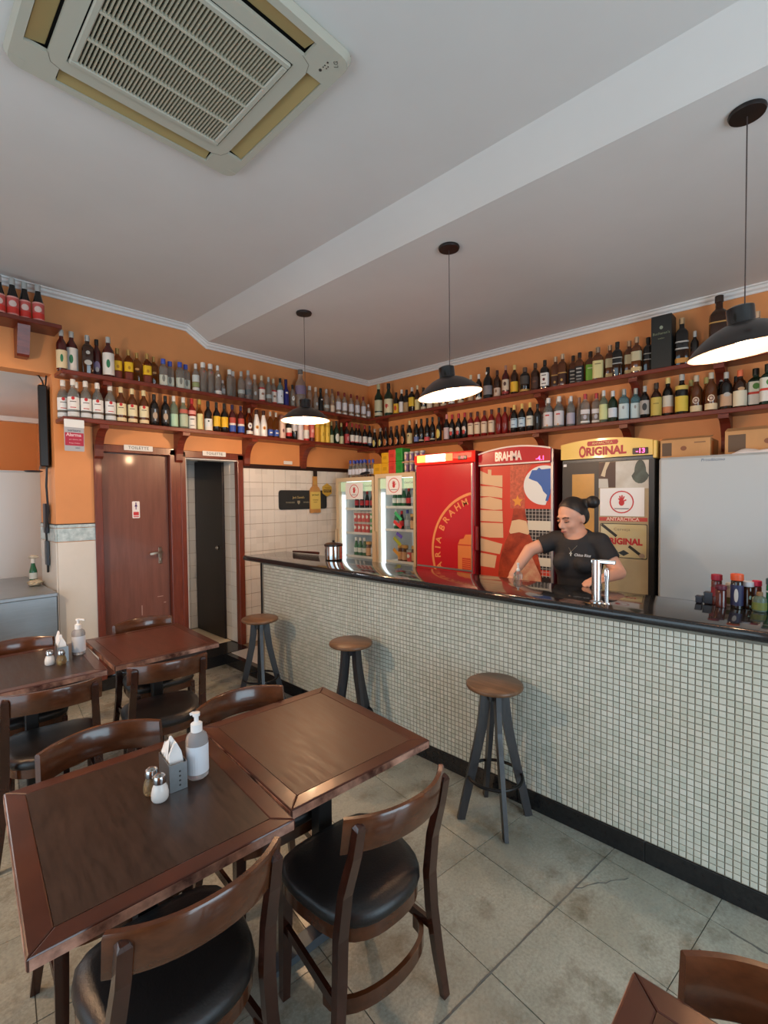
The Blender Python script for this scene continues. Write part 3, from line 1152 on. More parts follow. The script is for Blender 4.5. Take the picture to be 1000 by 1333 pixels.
# underside built as plates that leave four louvre slots open
bmesh.ops.recalc_face_normals(bm, faces=bm.faces)
build('rim', bm, ACW, ac, 50)
SL, S0, S1, G = .30, .345, .415, .272
corner = [(-HW * .975 + .0, 0)]
bm = BM()
z0, z1 = -.036, -.022
box(bm, -S0, S0, -S0, -.29, z0, z1); box(bm, -S0, S0, .29, S0, z0, z1)
box(bm, -S0, -.29, -.29, .29, z0, z1); box(bm, .29, S0, -.29, .29, z0, z1)
K = HW * .975
for s in (-1, 1):
    box(bm, -K + .05, K - .05, min(s * S1, s * K), max(s * S1, s * K), z0, z1)
    box(bm, min(s * S1, s * K), max(s * S1, s * K), -K + .05, K - .05, z0, z1)
for sx in (-1, 1):
    for sy in (-1, 1):
        box(bm, min(sx * SL, sx * S1), max(sx * SL, sx * S1), min(sy * S0, sy * S1), max(sy * S0, sy * S1), z0, z1)
        box(bm, min(sx * S0, sx * S1), max(sx * S0, sx * S1), min(sy * SL, sy * S0), max(sy * SL, sy * S0), z0, z1)
        cx, cy = K - .05, K - .05
        prism(bm, [(sx * cx, sy * cy)] + [(sx * (cx + .05 * math.cos(a)), sy * (cy + .05 * math.sin(a))) for a in [PI / 2 * q / 6 for q in range(7)]], z0 - .0007, z1 - .0007)
build('face_panel', bm, ACW, ac)
bm = BM()
box(bm, -.44, .44, -.44, .44, -.006, -.001)
build('back_plate', bm, M((.012, .012, .012), .8), ac)
for k in range(4):
    R = Matrix.Rotation(k * PI / 2, 4, 'Z')
    bm = BM()
    sweep(bm, [(-SL + .006, S0 + .037, -.024), (SL - .006, S0 + .037, -.024)], [(-.030, -.006), (.028, .008), (.030, .012), (-.030, -.002)])
    bm.transform(R)
    build('louvre', bm, ACY, ac)
# grille frame, slats and cross bars
bm = BM()
for s in (-1, 1):
    box(bm, -.285, .285, min(s * .262, s * .285), max(s * .262, s * .285), -.044, -.03, bevel=.004)
    box(bm, min(s * .262, s * .285), max(s * .262, s * .285), -.262, .262, -.044, -.03, bevel=.004)
build('grille_frame', bm, ACW, ac)
bm = BM()
box(bm, -.0026, .0026, -.264, .264, -.041, -.026)
sl_me = bpy.data.meshes.new('slat')
bm.to_mesh(sl_me)
bm.free()
sl_me.materials.append(M(srgb(186, 180, 158), .5))
for i in range(40):
    link('slat', sl_me, None, ac, loc=(-.2535 + .013 * i, 0, 0))
for i in range(1, 4):
    bm = BM()
    yy = -.264 + .132 * i
    box(bm, -.264, .264, yy - .0035, yy + .0035, -.0445, -.03)
    build('cross_bar', bm, M(srgb(200, 195, 176), .5), ac)
# indicator lights and lettering on one corner
for (a, b, r) in ((.372, -.345, .006), (.372, -.362, .0025), (.372, -.372, .0025), (.384, -.366, .0025), (.384, -.376, .0025), (.372, -.388, .0035)):
    bm = BM()
    lathe(bm, [(0, -.0372), (r, -.0372), (r, -.035), (0, -.035)], 10, (a, b, 0))
    build('indicator', bm, M(srgb(70, 66, 60), .4), ac)
me = textmesh('LG', .022, thick=.0004)
me.transform(Matrix.Rotation(PI, 4, 'X'))
me.transform(Matrix.Rotation(math.radians(-135), 4, 'Z'))
link('lettering', me, M(srgb(90, 88, 80), .5), ac, loc=(.398, -.405, -.0368))
for sx in (-1, 1):
    for sy in (-1, 1):
        bm = BM()
        sweep(bm, [(sx * .292, sy * .345, -.0362), (sx * .33, sy * .33, -.0362), (sx * .345, sy * .292, -.0362)], rect(.0016, .0012))
        build('seam', bm, M(srgb(130, 126, 112), .6), ac)

# ------------------------------------------------------------------ bottles
def glass(col, rough=.04, ior=1.36):
    return M(col, rough, trans=1.0, ior=ior)
GL = {
    'clear': M((.88, .93, .90), .05, trans=.86, ior=1.28), 'frost': M((.86, .89, .92), .28, trans=.85, ior=1.36), 'greenc': M((.62, .86, .66), .05, trans=.82, ior=1.28),
    'bluec': M((.36, .72, .84), .05, trans=.8, ior=1.28), 'amber': glass((.72, .30, .06)), 'gold': glass((.86, .52, .12)), 'brown': M((.035, .013, .006), .08, coat=.4),
    'dark': M((.012, .010, .009), .08, coat=.4), 'dgreen': M((.010, .028, .014), .08, coat=.4), 'red': M((.20, .012, .010), .1, coat=.4),
    'maroon': M((.07, .012, .010), .1, coat=.4), 'cobalt': M((.012, .014, .16), .08, coat=.4), 'white': M((.80, .82, .84), .25),
    'redc': glass((.62, .06, .05)), 'whisky': M((.10, .032, .010), .08, coat=.4), 'black': M((.008, .008, .009), .3),
    'cream': M(srgb(226, 200, 176), .4), 'yellow': M(srgb(206, 172, 60), .4), 'pink': M(srgb(206, 104, 100), .4),
}
PROF = {
    'std': [(.90, 0), (1, .015), (1, .62), (.93, .68), (.62, .75), (.40, .80), (.36, .84), (.36, .985), (.30, 1)],
    'rum': [(.90, 0), (1, .015), (1, .55), (.96, .62), (.78, .70), (.50, .76), (.40, .80), (.38, .985), (.30, 1)],
    'wine': [(.92, 0), (1, .012), (1, .58), (.93, .64), (.62, .71), (.42, .76), (.36, .82), (.36, .97), (.38, .975), (.34, 1)],
    'beer': [(.92, 0), (1, .015), (1, .46), (.96, .52), (.78, .62), (.56, .74), (.44, .86), (.42, .93), (.46, .935), (.40, 1)],
    'slim': [(.9, 0), (1, .01), (1, .55), (.92, .60), (.60, .66), (.48, .72), (.45, .98), (.4, 1)],
    'tall': [(.9, 0), (1, .012), (1, .70), (.92, .75), (.55, .81), (.44, .85), (.42, .985), (.38, 1)],
    'squat': [(.9, 0), (1, .03), (1, .66), (.92, .74), (.6, .80), (.4, .82), (.38, .99), (.3, 1)],
    'sq': [(.94, 0), (1, .015), (1, .66), (.96, .70), (.66, .76), (.42, .79), (.38, .82), (.37, .985), (.3, 1)],
    'cyl': [(.94, 0), (1, .01), (1, .78), (.9, .82), (.55, .85), (.42, .87), (.42, .99), (.36, 1)],
    'coco': [(.92, 0), (1, .02), (1, .42), (.94, .50), (.66, .68), (.44, .82), (.42, .985), (.36, 1)],
    'dome': [(.92, 0), (1, .015), (1, .52), (.97, .60), (.84, .68), (.56, .74), (.42, .78), (.38, .82), (.38, .985), (.3, 1)],
}
W_, K_, Y_, R_, G_ = srgb(224, 222, 216), (.012, .012, .012), srgb(232, 186, 30), srgb(186, 40, 44), srgb(46, 120, 84)
CR, TN, BL_, SV, AU_ = srgb(222, 204, 164), srgb(168, 140, 108), srgb(52, 84, 170), srgb(178, 178, 174), srgb(190, 150, 84)
# key: (name, description, shape, height, radius, glass, cap, label bands (z0,z1,colour), emblems (z,half w,half h,colour))
BT = {
    'cach': ('cachaca_bottle', 'tall dark cachaca bottle with white label and green leaf', 'std', .325, .041, 'maroon', SV, [(.06, .60, W_)], [(.33, .014, .034, G_)]),
    'cachB': ('cachaca_bottle', 'dark bottle turned sideways at the end of the upper shelf', 'std', .31, .036, 'maroon', SV, [(.06, .5, CR)], [(.3, .01, .03, G_)]),
    'oval': ('liquor_bottle', 'square brown bottle with two grey oval labels', 'sq', .31, .040, 'brown', SV, [], [(.30, .026, .020, SV), (.55, .014, .014, SV)]),
    'purple': ('liquor_bottle', 'dark red bottle with black stopper and purple bird label', 'std', .305, .035, 'maroon', K_, [(.05, .3, srgb(60, 34, 44))], [(.30, .022, .035, srgb(140, 126, 160)), (.2, .014, .02, srgb(196, 190, 190))]),
    'goldy': ('tequila_bottle', 'amber tequila bottle with arched yellow label', 'sq', .262, .032, 'amber', AU_, [(.04, .28, srgb(112, 44, 26)), (.30, .60, Y_)], [(.42, .010, .014, srgb(180, 130, 20))]),
    'gold': ('tequila_bottle', 'plain golden embossed tequila bottle', 'sq', .258, .031, 'gold', AU_, [], [(.45, .016, .010, srgb(206, 150, 84))]),
    'bluecap': ('tequila_bottle', 'clear tequila bottle with large blue cap', 'sq', .245, .033, 'clear', srgb(70, 92, 190), [(.06, .42, srgb(200, 204, 190))], [(.3, .012, .03, srgb(130, 130, 120))]),
    'grnlab': ('spirit_bottle', 'clear bottle with white and green label and white base', 'std', .26, .031, 'clear', W_, [(.05, .16, W_), (.18, .34, srgb(150, 160, 110)), (.36, .6, srgb(206, 212, 208))], []),
    'tallclr': ('spirit_bottle', 'tall unlabelled clear bottle with white cap', 'tall', .285, .034, 'clear', W_, [], [(.7, .006, .006, srgb(200, 90, 80))]),
    'whitebot': ('spirit_bottle', 'clear bottle with white band at its foot', 'std', .285, .034, 'clear', W_, [(.03, .16, W_)], [(.66, .012, .012, W_)]),
    'mini': ('spirit_bottle', 'small clear patterned bottle in front of taller ones', 'std', .16, .026, 'clear', W_, [(.2, .5, srgb(170, 170, 168))], []),
    'clrA': ('spirit_bottle', 'plain clear spirit bottle with white cap on the upper shelf', 'tall', .27, .030, 'clear', W_, [], []),
    'clrB': ('spirit_bottle', 'plain clear spirit bottle with silver cap', 'std', .275, .034, 'clear', SV, [(.2, .34, srgb(170, 178, 176))], []),
    'clrC': ('spirit_bottle', 'slender clear bottle with pale cap', 'slim', .27, .031, 'clear', srgb(210, 190, 170), [], [(.3, .014, .02, srgb(176, 180, 180))]),
    'frost': ('vodka_bottle', 'frosted grey vodka bottle', 'std', .30, .037, 'frost', SV, [(.18, .36, srgb(96, 104, 108))], [(.55, .016, .01, srgb(150, 158, 168))]),
    'redwht': ('vodka_bottle', 'vodka bottle with white label edged in red', 'std', .275, .034, 'clear', srgb(206, 190, 160), [(.05, .1, R_), (.1, .5, W_), (.5, .55, R_)], [(.32, .016, .012, srgb(150, 120, 100))]),
    'bluewht': ('vodka_bottle', 'vodka bottle with white label, blue edges and black cap', 'std', .29, .034, 'bluec', K_, [(.08, .56, srgb(216, 226, 238))], [(.34, .005, .008, K_)]),
    'cobalt': ('vodka_bottle', 'cobalt blue vodka bottle', 'slim', .29, .031, 'cobalt', srgb(22, 22, 80), [], [(.5, .015, .010, W_)]),
    'smallab': ('spirit_bottle', 'clear bottle with small white square label', 'std', .245, .030, 'clear', K_, [], [(.40, .015, .026, W_), (.42, .004, .008, K_)]),
    'jumbo': ('vodka_bottle', 'giant clear bottle with violet lettering, behind the far lamp', 'dome', .43, .062, 'clear', srgb(110, 108, 104), [(.36, .58, srgb(128, 112, 140))], []),
    'blackslim': ('spirit_bottle', 'slim black bottle on the upper shelf, behind the far lamp', 'slim', .27, .030, 'black', K_, [], [(.52, .012, .006, W_)]),
    'tanlab': ('spirit_bottle', 'pale bottle with tan neck and cream label near the corner', 'std', .29, .030, 'clear', srgb(120, 80, 60), [(.08, .34, srgb(206, 190, 170))], [(.5, .01, .01, srgb(200, 170, 90))]),
    'redcap': ('spirit_bottle', 'pale bottle with red neck and white label', 'std', .275, .033, 'clear', srgb(120, 30, 26), [(.04, .12, W_), (.22, .56, srgb(206, 206, 214))], []),
    'smallwht': ('spirit_bottle', 'short pale bottle tucked into the shelf corner', 'std', .19, .030, 'clear', W_, [(.2, .55, srgb(200, 196, 206))], []),
    'rum': ('rum_bottle', 'clear rum bottle with white label, red dot and white cap', 'rum', .300, .039, 'clear', W_, [(.05, .16, srgb(208, 214, 218)), (.22, .54, srgb(226, 228, 228))], [(.505, .012, .013, R_), (.42, .022, .003, srgb(90, 90, 96)), (.27, .02, .003, R_)]),
    'rumg': ('rum_bottle', 'golden rum bottle with cream label and red dot', 'rum', .295, .037, 'whisky', srgb(220, 206, 160), [(.05, .15, CR), (.22, .54, srgb(220, 212, 176))], [(.505, .012, .013, R_), (.42, .02, .003, srgb(90, 80, 70))]),
    'pict': ('rum_bottle', 'dark bottle with black cap and pictured label', 'std', .275, .035, 'dark', K_, [(.14, .56, srgb(40, 34, 34))], [(.35, .006, .05, srgb(150, 170, 190)), (.33, .02, .03, srgb(170, 150, 130))]),
    'grnclr': ('spirit_bottle', 'green tinted bottle with pale green label', 'std', .285, .034, 'greenc', W_, [(.06, .44, srgb(170, 206, 178))], []),
    'redtop': ('spirit_bottle', 'pale greenish bottle with red shoulder label', 'dome', .285, .037, 'greenc', W_, [(.08, .46, srgb(176, 190, 166)), (.5, .62, srgb(190, 96, 80))], []),
    'redlab': ('spirit_bottle', 'bottle with red shoulder and large white label', 'std', .285, .035, 'red', R_, [(.04, .44, W_), (.5, .62, srgb(220, 150, 140))], [(.34, .02, .004, srgb(60, 60, 70)), (.14, .02, .003, srgb(80, 80, 90))]),
    'slimy': ('liqueur_bottle', 'slim olive liqueur bottle with long cream label', 'slim', .29, .028, 'gold', srgb(190, 170, 80), [(.05, .54, srgb(212, 208, 150))], []),
    'blkwht': ('wine_bottle', 'black bottle with white stepped label', 'wine', .285, .036, 'dark', K_, [(.04, .16, W_), (.16, .42, srgb(214, 220, 222))], [(.34, .008, .008, srgb(40, 60, 60))]),
    'blkyel': ('wine_bottle', 'black sparkling wine bottle with yellow label', 'wine', .285, .035, 'dark', K_, [(.20, .54, srgb(226, 180, 40))], []),
    'rbw': ('liqueur_bottle', 'brown bottle with red, white and blue label', 'std', .285, .033, 'maroon', srgb(34, 30, 80), [(.08, .30, BL_), (.30, .37, W_), (.37, .56, srgb(170, 70, 60))], []),
    'goldwht': ('liqueur_bottle', 'golden bottle with round white label', 'std', .275, .033, 'amber', srgb(150, 140, 130), [(.06, .18, W_)], [(.36, .022, .03, W_), (.36, .008, .01, srgb(90, 90, 130))]),
    'coco': ('liqueur_bottle', 'opaque white coconut liqueur bottle with brown cap', 'coco', .27, .037, 'white', srgb(60, 30, 24), [], [(.34, .016, .018, srgb(210, 160, 60)), (.33, .008, .01, srgb(150, 70, 40))]),
    'blulab': ('spirit_bottle', 'pale bottle with blue band label', 'std', .27, .029, 'gold', SV, [(.08, .32, BL_)], [(.2, .014, .006, W_)]),
    'cream': ('liqueur_bottle', 'pink-cream cylinder bottle with curl motif', 'cyl', .25, .032, 'cream', srgb(120, 70, 60), [(.04, .7, srgb(226, 196, 180))], [(.35, .010, .02, srgb(110, 60, 60))]),
    'redblk': ('liqueur_bottle', 'black bottle with white and red label under the far lamp', 'wine', .25, .031, 'dark', K_, [(.14, .3, R_), (.3, .5, W_)], []),
    'whtblk': ('liqueur_bottle', 'black bottle with white upper label under the far lamp', 'cyl', .255, .030, 'dark', W_, [(.4, .78, srgb(206, 204, 210))], []),
    'whtcyl': ('liqueur_bottle', 'white labelled cylinder bottle under the far lamp', 'cyl', .25, .034, 'white', srgb(180, 150, 140), [(.03, .76, srgb(216, 208, 212))], []),
    'whtcyl2': ('liqueur_bottle', 'white and red labelled cylinder bottle under the far lamp', 'cyl', .25, .033, 'white', srgb(180, 120, 110), [(.03, .12, R_), (.12, .5, W_), (.5, .76, srgb(206, 130, 100))], []),
    'pinkcyl': ('liqueur_bottle', 'pink bottle under the far lamp', 'cyl', .245, .030, 'pink', srgb(160, 60, 50), [(.04, .2, srgb(80, 24, 24))], [(.5, .014, .02, srgb(226, 180, 170))]),
    'yelcyl': ('liqueur_bottle', 'orange-yellow bottle under the far lamp', 'cyl', .245, .032, 'yellow', srgb(190, 140, 40), [(.04, .7, srgb(206, 150, 50))], []),
    'yelcyl2': ('liqueur_bottle', 'bright yellow cylinder bottle on the lower shelf', 'cyl', .25, .032, 'yellow', srgb(200, 160, 60), [(.04, .74, srgb(220, 186, 70))], [(.4, .004, .02, srgb(150, 110, 30))]),
    'slimg': ('liqueur_bottle', 'slim dark bottle with pale green label', 'slim', .26, .026, 'dgreen', srgb(150, 140, 90), [(.05, .4, srgb(190, 196, 160))], []),
    'greenov': ('wine_bottle', 'dark green bottle with white oval label', 'wine', .275, .034, 'dgreen', K_, [], [(.28, .026, .05, srgb(210, 214, 204))]),
    'redred': ('wine_bottle', 'wine bottle with red patterned label', 'wine', .275, .032, 'dark', R_, [(.08, .5, srgb(160, 50, 56))], [(.3, .012, .03, srgb(200, 150, 150))]),
    'winew': ('wine_bottle', 'red-capped wine bottle with white label', 'wine', .275, .032, 'dark', srgb(150, 30, 30), [(.16, .2, R_), (.2, .48, W_)], []),
    'winep': ('wine_bottle', 'dark wine bottle with white and blue label in the corner', 'wine', .275, .032, 'dark', K_, [(.1, .2, srgb(40, 50, 100)), (.2, .48, W_)], []),
    'biggrn': ('wine_bottle', 'very tall green bottle with long pale label in the corner', 'wine', .42, .052, 'dgreen', srgb(190, 190, 150), [(.06, .16, srgb(196, 194, 170)), (.2, .52, srgb(190, 190, 160))], []),
    'biglab': ('whisky_bottle', 'big green bottle with cream label and red monogram', 'wine', .40, .055, 'dgreen', K_, [(.10, .52, srgb(214, 206, 172))], [(.30, .010, .03, R_), (.30, .026, .005, R_), (.34, .022, .005, R_)]),
    'yelsm': ('whisky_bottle', 'dark bottle with yellow and red label near the corner', 'std', .27, .034, 'dark', K_, [(.08, .5, srgb(220, 176, 50))], [(.3, .018, .03, srgb(190, 70, 40))]),
    'whtcapw': ('whisky_bottle', 'dark bottle with white cap and white label on the upper shelf', 'std', .29, .034, 'dark', W_, [(.08, .5, srgb(220, 220, 222))], []),
    'tansm': ('whisky_bottle', 'dark bottle with dull tan label', 'sq', .275, .034, 'dark', K_, [(.06, .46, srgb(160, 134, 96))], []),
    'yeldiag': ('whisky_bottle', 'white-capped dark bottle with yellow label', 'sq', .29, .034, 'dark', W_, [(.24, .6, srgb(222, 186, 60))], []),
    'creamsm': ('whisky_bottle', 'bottle with cream cap and cream label, left of the middle lamp', 'std', .30, .031, 'brown', CR, [(.06, .46, srgb(206, 194, 140))], []),
    'darksm': ('whisky_bottle', 'plain dark bottle half hidden by the middle lamp', 'std', .26, .033, 'dark', K_, [(.05, .16, srgb(196, 184, 160))], []),
    'lowwht': ('whisky_bottle', 'dark bottle with low pale label behind the middle lamp', 'std', .24, .034, 'dark', K_, [(.04, .3, srgb(206, 196, 176))], []),
    'tansm2': ('whisky_bottle', 'tan labelled bottle hidden behind the middle lamp', 'std', .26, .034, 'brown', K_, [(.06, .46, TN)], []),
    'creamcap': ('whisky_bottle', 'bottle with cream cap peeking over the middle lamp', 'std', .285, .033, 'brown', srgb(220, 210, 180), [(.06, .46, TN)], []),
    'whtcapd': ('whisky_bottle', 'dark bottle with white cap beside the middle lamp', 'std', .275, .033, 'dark', W_, [(.04, .14, W_)], []),
    'bigbrn': ('whisky_bottle', 'big dark bottle with grey label right of the middle lamp', 'wine', .325, .047, 'dark', K_, [(.14, .42, srgb(126, 122, 126))], [(.80, .01, .014, W_)]),
    'tanwh': ('whisky_bottle', 'brown bottle with pale patterned label', 'std', .275, .034, 'brown', srgb(70, 40, 34), [(.06, .36, srgb(196, 176, 160))], [(.24, .012, .016, srgb(130, 100, 80))]),
    'maroon': ('whisky_bottle', 'maroon bottle with cream label', 'std', .305, .035, 'maroon', srgb(176, 130, 110), [(.08, .16, srgb(150, 60, 60)), (.2, .54, srgb(206, 190, 168))], [(.4, .014, .02, srgb(90, 60, 50))]),
    'yellab': ('whisky_bottle', 'brown bottle with yellow label and cream cap', 'std', .29, .037, 'brown', srgb(214, 190, 120), [(.10, .44, srgb(222, 176, 52))], []),
    'squat': ('whisky_bottle', 'squat dark bottle with grey label and gold strip', 'squat', .245, .046, 'dark', srgb(90, 70, 60), [(.06, .14, AU_), (.34, .66, srgb(70, 64, 60))], []),
    'dkbrn': ('whisky_bottle', 'dark brown bottle with embossed label', 'std', .265, .040, 'brown', srgb(80, 60, 50), [(.1, .5, srgb(64, 40, 32))], [(.34, .02, .008, srgb(110, 70, 50))]),
    'reddot': ('whisky_bottle', 'dark bottle with white label and dark red seal', 'sq', .275, .037, 'dark', K_, [(.12, .56, srgb(226, 226, 222))], [(.34, .012, .014, srgb(96, 30, 30)), (.48, .02, .004, srgb(60, 60, 60)), (.2, .02, .004, srgb(60, 60, 60))]),
    'golddg': ('whisky_bottle', 'square dark bottle with slanted gold stripe', 'sq', .295, .037, 'whisky', srgb(206, 180, 150), [(.1, .4, srgb(54, 26, 18)), (.40, .43, AU_)], [(.2, .01, .012, AU_)]),
    'blkj': ('whiskey_bottle', 'square bottle with black and white label', 'sq', .275, .036, 'whisky', K_, [(.06, .56, srgb(28, 30, 34))], [(.48, .022, .006, SV), (.36, .020, .005, SV), (.24, .022, .004, SV), (.14, .02, .003, SV)]),
    'grnj': ('whiskey_bottle', 'square bottle with bright green label', 'sq', .275, .039, 'whisky', K_, [(.05, .58, srgb(112, 168, 62))], [(.46, .022, .004, srgb(220, 226, 190))]),
    'honj': ('whiskey_bottle', 'square bottle with pale yellow label', 'sq', .28, .042, 'whisky', srgb(150, 130, 110), [(.05, .58, srgb(212, 204, 146))], [(.48, .024, .004, srgb(130, 120, 80))]),
    'slant': ('whisky_bottle', 'square bottle with slanted silver label', 'sq', .295, .038, 'whisky', srgb(190, 160, 130), [(.06, .17, srgb(196, 176, 130)), (.34, .60, srgb(190, 182, 150))], []),
    'slantd': ('whisky_bottle', 'square dark bottle with thin slanted stripes', 'sq', .29, .038, 'dark', K_, [(.36, .385, SV), (.52, .545, SV)], []),
    'slantg': ('whisky_bottle', 'tall dark bottle with gold strip, right of the black box', 'sq', .37, .044, 'dark', srgb(190, 160, 120), [(.06, .16, srgb(196, 140, 70)), (.34, .37, SV), (.48, .51, SV)], []),
    'dksmall': ('whisky_bottle', 'small dark bottle left of the nearest lamp', 'std', .25, .028, 'dark', SV, [(.1, .4, srgb(60, 30, 30))], []),
    'jumbow': ('whisky_bottle', 'giant brown bottle with slanted gold line behind the nearest lamp', 'sq', .47, .062, 'brown', srgb(50, 36, 30), [(.56, .58, AU_)], []),
    'ovalb': ('beer_bottle', 'dark beer bottle with pale gold oval label', 'beer', .245, .031, 'dark', srgb(150, 140, 130), [], [(.26, .017, .042, srgb(200, 186, 110))]),
    'ovalo': ('beer_bottle', 'dark beer bottle with orange-gold oval label', 'beer', .245, .031, 'dark', srgb(60, 30, 24), [], [(.26, .021, .044, srgb(200, 130, 70)), (.26, .006, .03, srgb(150, 60, 40))]),
    'creamw': ('wine_bottle', 'dark bottle with cream label, white cap and dark square', 'wine', .28, .034, 'dark', srgb(210, 196, 150), [(.05, .48, srgb(206, 190, 140))], [(.38, .008, .010, K_)]),
    'bluew': ('wine_bottle', 'dark bottle with small blue label', 'wine', .28, .030, 'dark', srgb(190, 160, 130), [(.1, .3, srgb(110, 126, 180))], []),
    'darkw': ('wine_bottle', 'dark bottle with faint label on the lower shelf', 'wine', .28, .032, 'dark', K_, [(.1, .16, srgb(170, 160, 140))], []),
    'redw': ('wine_bottle', 'dark bottle with small red label', 'wine', .28, .032, 'dark', K_, [(.08, .24, srgb(206, 80, 90))], []),
    'yelw': ('wine_bottle', 'dark bottle with yellow hexagonal label', 'wine', .27, .032, 'dark', K_, [], [(.32, .025, .052, srgb(216, 194, 96))]),
    'whtmar': ('wine_bottle', 'dark bottle with pink-white label', 'wine', .285, .034, 'dark', srgb(206, 130, 130), [(.06, .5, srgb(196, 176, 180))], []),
    'triv': ('vermouth_bottle', 'red-capped dark bottle with white and red triangular label', 'wine', .275, .033, 'dark', srgb(170, 40, 50), [], [(.40, .022, .022, srgb(206, 196, 186)), (.26, .016, .024, srgb(190, 60, 60))]),
    'camp': ('aperitif_bottle', 'red aperitif bottle with cream label', 'std', .265, .033, 'red', srgb(70, 30, 30), [(.14, .58, srgb(214, 196, 170))], [(.5, .02, .005, srgb(120, 90, 80))]),
    'redclr': ('aperitif_bottle', 'unlabelled red bottle with dark cap', 'std', .27, .031, 'red', srgb(50, 30, 30), [], [(.34, .014, .022, srgb(120, 60, 60))]),
    'redclr2': ('aperitif_bottle', 'red bottle with brown label beside blue-banded bottles', 'std', .26, .026, 'red', srgb(50, 30, 30), [(.16, .5, srgb(150, 100, 80))], []),
    'bluband': ('whisky_bottle', 'dark bottle with pale blue label and cream cap', 'std', .275, .034, 'dark', srgb(220, 190, 110), [(.2, .52, srgb(186, 210, 226))], [(.48, .026, .004, srgb(50, 60, 90)), (.3, .016, .005, srgb(120, 140, 170))]),
    'whtband': ('whisky_bottle', 'dark bottle with white label and cream cap', 'std', .275, .034, 'dark', srgb(220, 190, 110), [(.2, .54, srgb(216, 214, 200))], [(.44, .02, .004, srgb(110, 110, 100))]),
    'darkgrn': ('wine_bottle', 'very dark bottle standing before the shelf bracket', 'wine', .25, .034, 'dark', K_, [], [(.4, .005, .03, srgb(110, 130, 150))]),
    'gin': ('gin_bottle', 'broad clear gin bottle with silver-white label', 'rum', .29, .043, 'clear', W_, [(.10, .54, srgb(214, 212, 216))], [(.44, .018, .006, R_), (.12, .008, .010, srgb(220, 170, 130))]),
    'vod': ('vodka_bottle', 'clear bottle with pale violet label', 'std', .275, .034, 'clear', srgb(220, 216, 214), [(.1, .46, srgb(176, 172, 188))], []),
    'clrs': ('vodka_bottle', 'narrow clear bottle with brown cap', 'slim', .26, .026, 'clear', srgb(150, 120, 110), [], []),
    'vodred': ('vodka_bottle', 'clear square bottle with red cap and two white bands', 'sq', .275, .037, 'clear', srgb(190, 60, 66), [(.08, .14, W_), (.36, .5, srgb(220, 216, 218))], [(.26, .014, .02, srgb(190, 184, 190))]),
    'yelgrn': ('spirit_bottle', 'clear bottle with yellow-green label and white cap', 'std', .28, .034, 'greenc', srgb(216, 220, 222), [(.12, .58, srgb(206, 214, 156))], []),
    'whtblue': ('spirit_bottle', 'dark bottle with pale blue-white label and white cap', 'std', .265, .036, 'dgreen', srgb(216, 220, 222), [(.16, .46, srgb(206, 216, 228))], []),
    'sapph': ('gin_bottle', 'blue glass gin bottle with pale label', 'sq', .265, .037, 'bluec', SV, [(.08, .54, srgb(200, 218, 220))], [(.42, .008, .014, srgb(150, 150, 150))]),
    'dkwhite': ('spirit_bottle', 'dark bottle with black and white label', 'std', .265, .034, 'dark', SV, [(.14, .56, srgb(176, 172, 168))], [(.36, .018, .03, srgb(60, 60, 60))]),
    'yelov': ('spirit_bottle', 'bottle with large rounded yellow label', 'rum', .275, .038, 'brown', srgb(60, 50, 44), [(.06, .58, srgb(206, 184, 92))], [(.4, .02, .004, srgb(150, 130, 60))]),
    'orgw': ('spirit_bottle', 'bottle with cream and orange label and cream cap', 'rum', .31, .040, 'dark', srgb(222, 200, 130), [(.10, .26, srgb(206, 130, 90)), (.26, .54, srgb(216, 206, 190))], []),
    'yelrect': ('spirit_bottle', 'tall dark bottle with wide yellow label', 'rum', .31, .043, 'dark', SV, [(.08, .46, srgb(226, 196, 76)), (.62, .72, srgb(206, 180, 90))], []),
    'gold2': ('spirit_bottle', 'slim orange-gold bottle standing further back', 'slim', .27, .028, 'amber', srgb(190, 180, 110), [], []),
    'bourb': ('spirit_bottle', 'brown bottle with round cream seal and cream base label', 'dome', .285, .039, 'whisky', srgb(190, 180, 160), [(.04, .2, srgb(226, 206, 166))], [(.33, .023, .026, srgb(216, 196, 170)), (.33, .016, .018, srgb(110, 60, 50)), (.33, .010, .010, srgb(200, 180, 160))]),
    'dkcream': ('spirit_bottle', 'dark bottle with torn cream label', 'std', .275, .037, 'dark', SV, [(.1, .42, srgb(196, 160, 130))], [(.4, .022, .016, srgb(180, 176, 170))]),
    'creamsq': ('spirit_bottle', 'orange-capped bottle with cream rectangular label', 'rum', .275, .041, 'brown', srgb(220, 110, 70), [(.06, .46, srgb(222, 214, 190))], [(.5, .022, .012, srgb(190, 150, 110))]),
    'herb': ('liqueur_bottle', 'square green bottle with white label, red bar and green emblem', 'sq', .28, .046, 'dgreen', K_, [(.08, .34, W_), (.34, .40, srgb(206, 66, 50)), (.40, .66, srgb(220, 224, 210))], [(.54, .020, .022, srgb(84, 140, 66))]),
    'beer': ('beer_bottle', 'dark beer bottle with red and pink label and silver cap', 'beer', .275, .036, 'dark', SV, [(.05, .09, srgb(226, 150, 140)), (.09, .24, srgb(216, 60, 50)), (.24, .48, srgb(206, 96, 90)), (.48, .52, srgb(226, 160, 150))], [(.33, .024, .022, srgb(226, 200, 190))]),
}
_bm_cache = {}
CAPM = {}


def sup(a, R, p):
    c, s = math.cos(a), math.sin(a)
    k = R / (abs(c) ** p + abs(s) ** p) ** (1 / p)
    return k * c, k * s


